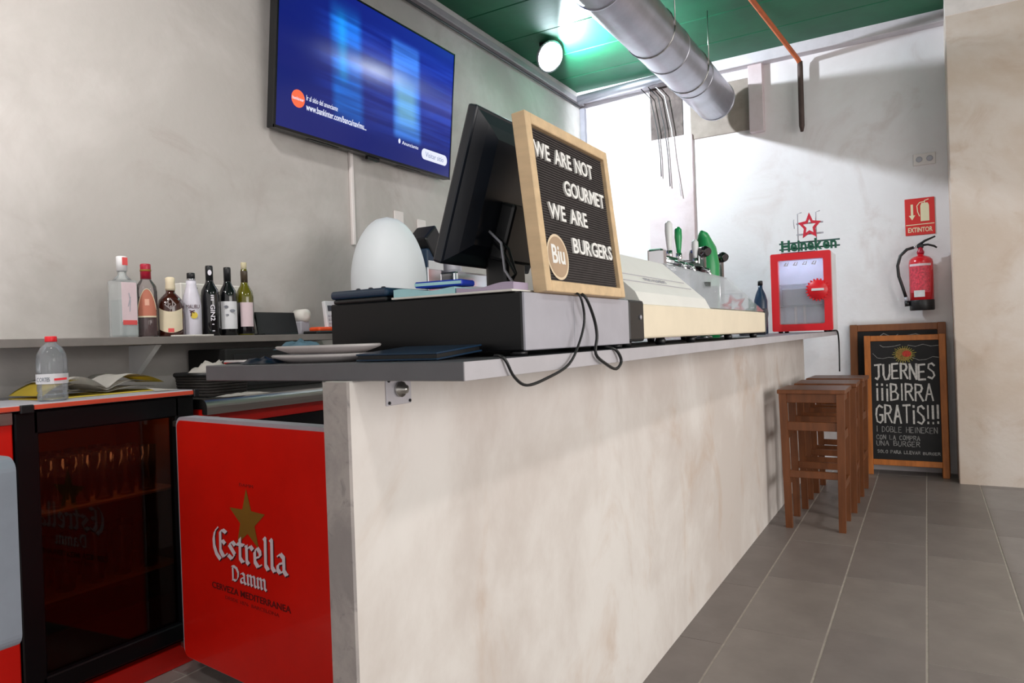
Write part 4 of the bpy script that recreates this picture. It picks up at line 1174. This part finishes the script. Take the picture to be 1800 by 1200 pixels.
for s_, a, c, d, e in (('WE ARE NOT', 0.030, 0.305, 0.266, 0.298), ('GOURMET', 0.145, 0.352, 0.206, 0.238), ('WE ARE', 0.062, 0.240, 0.148, 0.180), ('BURGERS', 0.152, 0.358, 0.086, 0.118)):
    letters_fit(s_, LO, LU, LV, a, c, d, e, M_letter, lbd, bold=0.018, gap=0.06, space=0.42, thick=0.004)
st = disc(0.080, 0.072, 0.046, LO, LU, LV, mat('sticker_rim', (226, 204, 176), 0.6), lbd, 'round_sticker', lift=0.0012, n=36)
disc(0.080, 0.072, 0.041, LO, LU, LV, mat('sticker_tan', (178, 150, 124), 0.6), st, 'sticker_face', lift=0.0016, n=36)
text_fit('Biu', LO, LU, LV, 0.053, 0.108, 0.058, 0.096, M_letter, st, bold=0.02, thick=0.0024)
# till monitor
mo = thing('till_monitor', 'black touch-screen till monitor seen from behind, tilted on its stand', 'monitor', (-0.90, 1.205, ZD))
MT = Matrix.Translation((0.005, 0, 0.082)) @ Matrix.Rotation(0.325, 4, 'Y')
MB().box(-0.012, 0.012, 0, 0.385, 0, 0.335, 0.005, 2).xf(MT).build('panel', M_screen_back, mo)
MB().box(-0.0135, -0.0118, 0.015, 0.370, 0.015, 0.320).xf(MT).build('screen', mat('dark_screen', (16, 20, 40), 0.1), mo)
b = MB()
def ring(x, m_):
    return [b.bm.verts.new((x, m_, m_)), b.bm.verts.new((x, 0.385 - m_, m_)), b.bm.verts.new((x, 0.385 - m_, 0.335 - m_)), b.bm.verts.new((x, m_, 0.335 - m_))]
r0, r1, r2 = ring(0.011, 0.006), ring(0.030, 0.030), ring(0.046, 0.055)
for a, c in ((r0, r1), (r1, r2)):
    for k in range(4):
        b.bm.faces.new((a[k], a[(k + 1) % 4], c[(k + 1) % 4], c[k]))
b.bm.faces.new(r2)
b.bm.faces.new(r0[::-1])
b.xf(MT).build('rear_housing', M_screen_back, mo)
MB().box(0.044, 0.085, 0.12, 0.27, 0.03, 0.16, 0.008, 2).xf(MT).build('arm_block', M_black, mo)
MB().box(0.03, 0.09, 0.15, 0.24, 0.0, 0.17, 0.01, 2).build('stand_neck', M_black, mo)
MB().box(-0.07, 0.16, 0.09, 0.30, 0.0, 0.016, 0.005, 2).build('stand_base', M_black, mo)
for k, (y, z, x2, y2) in enumerate(((0.09, 0.12, 0.16, 0.05), (0.12, 0.11, 0.10, 0.08), (0.10, 0.10, 0.09, 0.04))):
    MB().tube([(0.085, y, z + 0.03), (0.12, y - 0.01, z), (0.13 + 0.01 * k, y - 0.015, z * 0.5), (x2 + 0.02, y2, 0.006)], 0.0032, 6).build('cable', M_black if k else M_grey_metal, mo)
# bits on top of the drawer
ns = thing('navy_tray', 'small dark blue plastic tray on the black drawer edge', 'tray', (-1.02, 1.17, ZD))
MB().box(-0.075, 0.075, -0.07, 0.10, 0.0, 0.010, 0.004, 2).build('base', M_black, ns)
MB().box(-0.080, 0.080, -0.075, 0.105, 0.010, 0.028, 0.007, 3).build('lid', M_teal_dark, ns)
for k in range(3):
    MB().lathe([(0.005, 0.027), (0.005, 0.031), (0.003, 0.032)], -0.02 + 0.035 * k, -0.05, 0, n=8).build('stud', M_black, ns)
def leaflets(name, label, x0, x1, y0, y1, z0, h0, h1, m, ph_):
    # a small wavy pile of leaflets: profile across X, extruded along Y
    n = 16
    lo = [(x0 + (x1 - x0) * k / n, z0 + 0.0) for k in range(n + 1)]
    hi = [(x0 + (x1 - x0) * k / n, z0 + h0 + (h1 - h0) * k / n + 0.003 * math.sin(7 * k / n + ph_)) for k in range(n + 1)]
    return tag(MB().prism(lo + hi[::-1], 'Y', y0, y1).build(name, m), label, 'paper')
tag(MB().box(-0.925, -0.642, 1.090, 1.20, ZD + 0.0005, ZD + 0.0045, 0.0008, 1).build('paper_stack', M_paper), 'thin stack of white sheets along the drawer top edge below the leaflets', 'paper')
leaflets('leaflet_pile', 'pale aqua leaflets piled on the black drawer beside the navy tray', -0.925, -0.775, 1.098, 1.195, ZD + 0.005, 0.014, 0.010, M_aqua, 0.5)
leaflets('leaflet_pile', 'lavender grey leaflets on the drawer below the letter board', -0.772, -0.645, 1.100, 1.155, ZD + 0.005, 0.007, 0.012, M_lav, 2.0)
bp_ = thing('blue_booklet', 'folded bright blue booklet on the drawer before the till monitor', 'booklet', (-0.835, 1.150, ZD + 0.0225), 0.1)
MB().box(-0.055, 0.055, -0.028, 0.028, 0.0, 0.012, 0.003, 1).build('cover', M_blue, bp_)
MB().box(-0.053, 0.053, -0.029, 0.026, 0.003, 0.009).build('pages', M_aqua, bp_)
# near end of the counter
for k, (z, rx, ry, lb_) in enumerate(((ZT, 0.120, 0.075, 'pale oval serving tray, lower of the two stacked on the counter end'), (ZT + 0.017, 0.115, 0.072, 'pale oval serving tray, upper of the two stacked on the counter end'))):
    t = MB().lathe([(0.0, 0.002), (0.70, 0.0), (0.98, 0.010), (1.0, 0.014), (0.97, 0.016), (0.72, 0.006), (0.0, 0.006)], n=40)
    t.xf(Matrix.Translation((-1.005 + 0.006 * k, 0.985, z)) @ Matrix.Rotation(0.1, 4, 'Z') @ Matrix.Diagonal((rx, ry, 1.0, 1)))
    tag(t.build('serving_tray', mat('pale_grey_melamine', (198, 190, 190), 0.35)), lb_, 'tray', 'oval trays on the counter')
fo = thing('dark_folder', 'dark navy folder lying against the cash drawer', 'folder', (-0.80, 1.0, ZT))
fm_ = Matrix.Rotation(0.03, 4, 'Z') @ Matrix.Rotation(0.07, 4, 'X')
MB().box(-0.075, 0.10, -0.07, 0.075, 0.006, 0.009, 0.001, 1).xf(fm_).build('cover', M_teal_dark, fo)
MB().box(-0.073, 0.097, -0.066, 0.070, 0.009, 0.016).xf(fm_).build('pages', M_black, fo)
MB().box(-0.075, 0.10, -0.07, 0.075, 0.016, 0.019, 0.001, 1).xf(fm_).build('cover', M_teal_dark, fo)
crumple('face_mask', 'crumpled light blue face mask on the trays at the counter end', 'mask', -1.075, 0.985, ZT + 0.026, 0.040, 0.035, 0.020, mat('mask_blue', (150, 190, 212), 0.8), 8)
crumple('dark_pouch', 'small crumpled dark blue pouch in front of the oval trays', 'pouch', -1.105, 0.915, ZT + 0.001, 0.045, 0.024, 0.014, M_teal_dark, 11)
pn = thing('pen', 'thin silver pen lying near the corner of the counter end', 'pen', (-1.17, 0.93, ZT + 0.0045), 0.1)
MB().tube([(-0.055, 0, 0), (0.05, 0, 0), (0.06, 0, 0)], [0.0042, 0.0042, 0.001], 8).build('barrel', M_chrome, pn)
MB().tube([(-0.062, 0, 0), (-0.055, 0, 0)], 0.0034, 8).build('button', M_black, pn)
def cablep(name, label, pts, r=0.0028):
    # smooth the polyline
    P_ = [Vector(p) for p in pts]
    out = []
    for i in range(len(P_) - 1):
        p0, p1, p2, p3 = P_[max(i - 1, 0)], P_[i], P_[i + 1], P_[min(i + 2, len(P_) - 1)]
        for k in range(5):
            t = k / 5
            out.append(0.5 * ((2 * p1) + (p2 - p0) * t + (2 * p0 - 5 * p1 + 4 * p2 - p3) * t * t + (3 * p1 - p0 - 3 * p2 + p3) * t ** 3))
    out.append(P_[-1])
    return tag(MB().tube(out, r, 6).build(name, M_black), label, 'cable')
cablep('black_cable', 'thin black cable looping down over the counter edge from the letter board', [(-0.612, 1.285, 1.2375), (-0.598, 1.286, 1.228), (-0.599, 1.303, 1.185), (-0.599, 1.277, 1.139), (-0.598, 1.222, 1.096), (-0.597, 1.126, 1.075), (-0.597, 1.052, 1.068), (-0.599, 1.014, 1.085), (-0.601, 0.993, 1.112), (-0.610, 0.99, 1.121), (-0.64, 1.02, 1.121)])
cablep('black_cable', 'black cable with doubled end hanging off the counter edge below the drawer side', [(-0.612, 1.312, 1.2375), (-0.598, 1.313, 1.226), (-0.599, 1.351, 1.185), (-0.599, 1.363, 1.149), (-0.599, 1.354, 1.111), (-0.597, 1.403, 1.087), (-0.597, 1.457, 1.074), (-0.598, 1.492, 1.089), (-0.600, 1.475, 1.112), (-0.612, 1.46, 1.121), (-0.66, 1.47, 1.121)], 0.0036)

# refrigerated tapas display case
vc = thing('display_case', 'cream tapas display case with slanted glass on the counter', 'display case', (-0.82, 2.5, ZT))
VX0, VX1 = -1.02, -0.632
W2(MB().box(VX0, VX1, 1.740, 3.335, 1.137, 1.228, 0.006, 2), vc).build('base', M_cream, vc)
W2(MB().box(VX0, VX1 + 0.002, 3.335, 3.352, 1.132, 1.232, 0.004, 1), vc).build('end_cap', M_black, vc)
W2(MB().box(VX0, VX1 + 0.004, 1.628, 1.738, 1.130, 1.236, 0.008, 2), vc).build('motor_box', M_black, vc, 'black motor housing')
W2(MB().lathe([(0.006, 0), (0.006, 0.003), (0, 0.004)], n=12).xf(Matrix.Translation((VX1 + 0.004, 1.705, 1.192)) @ Matrix.Rotation(PI / 2, 4, 'Y')), vc).build('switch', M_grey_metal, vc)
for y in (1.68, 1.95, 2.25, 2.75, 3.2):
    for x in (-0.97, -0.66):
        W2(MB().lathe([(0.014, 0), (0.016, 0.012), (0.012, 0.021)], x, y, ZT, n=10), vc).build('foot', M_black, vc)
hood = [(VX1 - 0.006, 1.228), (-0.655, 1.262), (-0.80, 1.395), (-1.0, 1.395), (-1.0, 1.228)]
hd = W2(MB().prism(hood, 'Y', 1.745, 2.42), vc).build('hood', mat('white_enamel_hood', (240, 238, 234), 0.4, var=0.02), vc)
for f_ in (0.25, 0.42):
    x_, z_ = -0.655 + (-0.80 + 0.655) * f_, 1.262 + (1.395 - 1.262) * f_
    W2(MB().box(x_ - 0.001, x_ + 0.0015, 1.76, 2.38, z_, z_ + 0.002), vc).build('seam', M_grey_metal, hd)
text_fit('FRIO ALIMENT', Vector((-0.655 - 0.145 * 0.30, 0, 1.262 + 0.133 * 0.30)) - Vector(vc.location) + Vector((0.0012, 0, 0.0012)), Vector((0, 1, 0)), Vector((-0.737, 0, 0.676)), 1.95, 2.15, 0.0, 0.014, M_grey_metal, hd)
gp = MB().prism([(-0.640, 1.230), (-0.636, 1.232), (-0.798, 1.398), (-0.802, 1.394)], 'Y', 2.42, 3.345)
W2(gp, vc).build('front_glass', M_glass_hazy, vc)
W2(MB().box(-1.0, -0.80, 2.42, 3.345, 1.393, 1.397), vc).build('top_glass', M_glass_hazy, vc)
W2(MB().prism([(-0.64, 1.230), (-0.80, 1.393), (-1.0, 1.393), (-1.0, 1.230)], 'Y', 3.341, 3.345), vc).build('end_glass', M_glass_hazy, vc)
W2(MB().box(-1.0, -0.996, 2.42, 3.345, 1.23, 1.393), vc).build('rear_door', mat('grey_translucent_door', (200, 202, 208), 0.3), vc)
W2(MB().box(-0.98, -0.66, 2.44, 3.33, 1.229, 1.234, 0.001, 1), vc).build('tray', M_steel, vc)
gl0 = MB().lathe([(0.0, 0.004), (0.024, 0.004), (0.031, 0.110), (0.0325, 0.110), (0.026, 0.0), (0.0, 0.0)], n=16).build('tall_glass', M_tumbler)
for k, (x, y, lb_) in enumerate(((-0.76, 2.78, 'tall clear glass inside the display case beside the hood'), (-0.80, 3.06, 'tall clear glass inside the display case near its far end'))):
    o = gl0 if k == 0 else gl0.copy()
    if k:
        C.objects.link(o)
    o.location = (x, y, 1.2345)
    tag(o, lb_, 'glass', 'glasses in the display case')

# beer tap tower
bt = thing('beer_tap', 'chrome beer tap tower with green body and upright tap handles', 'beer tap', (-0.98, 3.56, ZT))
def col(y, h, r=0.036):
    return MB().lathe([(r + 0.018, 0), (r + 0.018, 0.008), (r, 0.014), (r, h), (r * 0.9, h + 0.016), (r * 0.6, h + 0.028), (0, h + 0.034)], 0, y, 0, n=28)
M_tapsteel = mat('tap_steel', (150, 148, 152), 0.16, 1.0, var=0.03)
col(-0.05, 0.425, 0.042).build('column', M_tapsteel, bt)
col(0.30, 0.425, 0.042).build('column', M_tapsteel, bt)
for y in (-0.05, 0.30):
    MB().tube([(0.0, y, 0.425), (0.05, y - 0.03, 0.43), (0.065, y - 0.04, 0.425)], [0.030, 0.028, 0.020], 14).build('end_knob', mat('dark_chrome', (96, 92, 94), 0.2, 1.0), bt)
b = MB()
b.tube([(0.0, 0.13, 0.0), (0.0, 0.13, 0.20), (0.0, 0.13, 0.38), (0.0, 0.10, 0.46), (0.01, 0.03, 0.525), (0.01, 0.0, 0.54)], [0.052, 0.056, 0.062, 0.056, 0.026, 0.008], 20)
b.build('green_body', M_green, bt, 'glossy green sail-shaped body')
MB().tube([(0.0, 0.16, 0.02), (0.0, 0.16, 0.37)], 0.045, 18).build('pale_column', M_green2, bt)
MB().tube([(0.0, -0.08, 0.355), (0.0, -0.66, 0.345)], 0.026, 16).build('cross_bar', M_chrome, bt)
MB().tube([(0.03, -0.10, 0.315), (0.03, -0.64, 0.305)], 0.018, 12).build('cross_bar', M_chrome, bt)
for y, h, m_, nm in ((-0.50, 0.16, M_white, 'tap_handle'), (-0.36, 0.15, M_green, 'tap_handle'), (-0.09, 0.12, M_white, 'tap_handle')):
    MB().tube([(0, y, 0.36), (0, y, 0.40)], 0.014, 12).build('tap_stem', M_chrome, bt)
    MB().lathe([(0.010, 0.39), (0.014, 0.42), (0.021, 0.36 + h * 0.75), (0.020, 0.36 + h), (0.008, 0.372 + h)], 0, y, 0, n=16, sx=0.8).build(nm, m_, bt)
    MB().tube([(0.02, y, 0.345), (0.06, y, 0.335), (0.075, y, 0.29)], [0.013, 0.012, 0.010], 10).build('spout', M_chrome, bt)
MB().box(-0.035, 0.035, -0.70, -0.64, 0.30, 0.39, 0.01, 2).build('bar_end', M_chrome, bt)
# small dark things between tap and fridge
for k, (x, y, r_, h, lb_) in enumerate(((-0.94, 4.32, 0.040, 0.15, 'small dark grey cup between the tap tower and red fridge'), (-0.93, 4.62, 0.075, 0.165, 'wide dark grey bowl between the tap tower and red fridge'))):
    tag(MB().lathe([(r_ * 0.7, 0), (r_ * 0.75, 0.004), (r_, h * 0.8), (r_ * 0.95, h), (r_ * 0.9, h), (r_ * 0.7, 0.02), (0, 0.015)], x, y, ZT, n=24).build('dark_cup' if k == 0 else 'dark_bowl', mat('charcoal_glaze', (74, 74, 84), 0.35)), lb_, 'cup' if k == 0 else 'bowl')
nb = thing('dark_bottle', 'dark blue bottle standing just beside the red mini fridge', 'bottle', (-1.07, 5.50, ZT))
MB().lathe([(0.045, 0), (0.048, 0.006), (0.048, 0.25), (0.035, 0.30), (0.017, 0.34), (0.016, 0.37)], n=20).build('body', M_teal_dark, nb)
MB().lathe([(0.018, 0.365), (0.018, 0.395), (0.015, 0.40)], n=14).build('cap', M_black, nb)

# red mini fridge
mf = thing('mini_fridge', 'red-framed mini fridge with glass door at the far end of the counter', 'fridge', (-0.80, 5.78, ZT))
mx0, mx1, my0, my1, mz0, mz1 = -1.01, -0.590, 5.60, 5.98, ZT + 0.012, 1.716
b = MB()
b.box(mx0 + 0.004, mx0 + 0.03, my0 + 0.05, my1, mz0, mz1, 0.003, 1)
b.box(mx1 - 0.03, mx1 - 0.004, my0 + 0.05, my1, mz0, mz1, 0.003, 1)
b.box(mx0 + 0.02, mx1 - 0.02, my0 + 0.05, my1, mz1 - 0.03, mz1, 0.003, 1)
b.box(mx0 + 0.02, mx1 - 0.02, my0 + 0.05, my1, mz0, mz0 + 0.04, 0.003, 1)
b.box(mx0 + 0.02, mx1 - 0.02, my1 - 0.03, my1, mz0 + 0.02, mz1 - 0.02)
W2(b, mf).build('cabinet', M_white, mf, 'white cabinet')
W2(MB().box(mx0 + 0.03, mx1 - 0.03, my0 + 0.20, my0 + 0.21, mz0 + 0.06, mz1 - 0.04), mf).build('inner_back', mat('cool_grey_liner', (206, 214, 232), 0.4), mf)
for z in (1.31, 1.48):
    W2(MB().box(mx0 + 0.04, mx1 - 0.04, my0 + 0.08, my1 - 0.18, z, z + 0.006), mf).build('shelf', M_glass_hazy, mf)
def ring_frame(x0, x1, z0, z1, t, y0, y1, ro, ri):
    b = MB()
    O_, I_ = rrect(x0, x1, z0, z1, ro), rrect(x0 + t, x1 - t, z0 + t, z1 - t, ri)
    n = len(O_)
    v = [[b.bm.verts.new((p[0], y, p[1])) for p in P_] for P_, y in ((O_, y0), (I_, y0), (O_, y1), (I_, y1))]
    for k in range(n):
        m = (k + 1) % n
        for a, c in ((0, 1), (2, 3), (0, 2), (1, 3)):
            b.bm.faces.new((v[a][k], v[a][m], v[c][m], v[c][k]))
    return b
t_ = 0.052
fdo = ring_frame(mx0, mx1, mz0, mz1, t_, my0, my0 + 0.05, 0.012, 0.012)
dfr = W2(fdo, mf).build('door_frame', M_red2, mf, 'red door frame')
W2(MB().box(mx0 + t_ - 0.006, mx1 - t_ + 0.006, my0 + 0.018, my0 + 0.022, mz0 + t_ - 0.006, mz1 - t_ + 0.006), mf).build('pane', M_glass_hazy, dfr)
W2(MB().box(mx0 + 0.06, mx1 - 0.06, my0 + 0.07, my0 + 0.10, mz1 - 0.042, mz1 - 0.034, 0.001, 1), mf).build('added_interior_lamp', emit('added_cool_glow', (214, 228, 255), 14), mf)  # extra glow put in to lighten the mini fridge inside
hk = W2(MB().lathe([(0.068, 0), (0.074, 0.008), (0.066, 0.020), (0.0, 0.022)], n=42).xf(Matrix.Translation((-0.683, my0 + 0.012, 1.430)) @ Matrix.Rotation(PI / 2, 4, 'X')), mf).build('cap_handle', M_red2, dfr, 'round red bottle-cap handle')
for k in range(21):
    a = 2 * PI * k / 21
    W2(MB().box(-0.006, 0.006, -0.004, 0.004, 0.064, 0.084, 0.002, 1).xf(Matrix.Translation((-0.683, my0 + 0.000, 1.430)) @ Matrix.Rotation(a, 4, 'Y')), mf).build('cap_tooth', M_red2, dfr)
W2(MB().box(-0.725, -0.640, my0 - 0.014, my0 - 0.009, 1.422, 1.440, 0.002, 1), mf).build('handle_bar', M_white, dfr)
fz = my0 + 0.0172
for x in (-0.87, -0.805):
    W2(MB().box(x - 0.010, x + 0.010, my0 + 0.195, my0 + 0.20, 1.17, 1.46, 0.004, 1), mf).build('light_strip', M_white, mf)
W2(MB().box(-0.955, -0.66, my0 + 0.12, my0 + 0.19, 1.32, 1.46, 0.01, 1), mf).build('drawer_bin', mat('grey_bin', (150, 152, 164), 0.4), mf)
for x, y in ((mx0 + 0.05, my0 + 0.06), (mx1 - 0.05, my0 + 0.06), (mx0 + 0.05, my1 - 0.06), (mx1 - 0.05, my1 - 0.06)):
    W2(MB().lathe([(0.016, 0), (0.018, 0.014)], x, y, ZT, n=10), mf).build('foot', M_black, mf)
fo_ = Vector((0, fz, 0)) - Vector(mf.location)
for k in range(4):
    strokes([[(-0.90 + 0.065 * k, 1.645), (-0.915 + 0.065 * k, 1.625), (-0.90 + 0.065 * k, 1.625)], [(-0.885 + 0.065 * k, 1.645), (-0.895 + 0.065 * k, 1.620)]], fo_, (1, 0, 0), (0, 0, 1), 0.007, M_print_white, dfr, 'door_print')

# neon sign on the fridge
ne = thing('neon_sign', 'green neon beer sign with red star standing on the mini fridge', 'sign', (-0.755, 5.76, mz1))
MB().box(-0.20, 0.05, -0.03, 0.03, 0.0, 0.018, 0.004, 1).build('base', M_teal_dark, ne)
letters_fit('Heineken', Vector((0, -0.012, 0)), (1, 0, 0), Vector((0.0, 0, 1)), -0.195, 0.195, 0.024, 0.108, M_dkgreen, ne, bold=0.028, gap=0.05, thick=0.022)
for z in (0.040, 0.085):
    MB().box(-0.215, 0.215, 0.004, 0.010, z, z + 0.012).build('letter_rail', mat('grey_green_rail', (62, 92, 88), 0.5), ne)
for x in (-0.075, 0.055):
    MB().tube([(x, 0, 0.0), (x, 0, 0.31), (x + 0.03, 0, 0.318)], 0.004, 6).build('frame_rod', M_grey_metal, ne)
MB().tube([(-0.10, 0, 0.20), (-0.105, 0, 0.26), (-0.10, 0, 0.27)], 0.003, 6).build('frame_rod', M_grey_metal, ne)
for z in (0.150, 0.232):
    MB().box(-0.085, 0.105, -0.004, 0.004, z - 0.006, z + 0.006).build('cross_rod', M_grey_metal, ne)
b = MB()
so_, si_ = [], []
for k in range(10):
    a = PI / 2 + k * PI / 5
    r_ = 0.105 if k % 2 == 0 else 0.052
    q = 0.56
    so_.append((0.01 + r_ * math.cos(a) * 0.80, 0.205 + r_ * math.sin(a)))
    si_.append((0.01 + r_ * q * math.cos(a) * 0.80, 0.205 + r_ * q * math.sin(a)))
vs = {}
for nm, P_, y in (('fo', so_, -0.020), ('fi', si_, -0.020), ('bo', so_, -0.004), ('bi', si_, -0.004)):
    vs[nm] = [b.bm.verts.new((p[0], y, p[1])) for p in P_]
for k in range(10):
    n_ = (k + 1) % 10
    b.bm.faces.new((vs['fo'][k], vs['fo'][n_], vs['fi'][n_], vs['fi'][k]))
    b.bm.faces.new((vs['bo'][k], vs['bi'][k], vs['bi'][n_], vs['bo'][n_]))
    b.bm.faces.new((vs['fo'][k], vs['bo'][k], vs['bo'][n_], vs['fo'][n_]))
    b.bm.faces.new((vs['fi'][k], vs['fi'][n_], vs['bi'][n_], vs['bi'][k]))
b.build('red_star', mat('star_red', (206, 36, 60), 0.4), ne, 'red outlined star')
cablep('fridge_cable', 'black cable hanging off the counter end beside the mini fridge', [(-0.62, 5.93, 1.122), (-0.604, 5.97, 1.122), (-0.598, 6.0, 1.105), (-0.596, 6.03, 1.05), (-0.596, 6.04, 0.95), (-0.598, 6.04, 0.80)], 0.006)
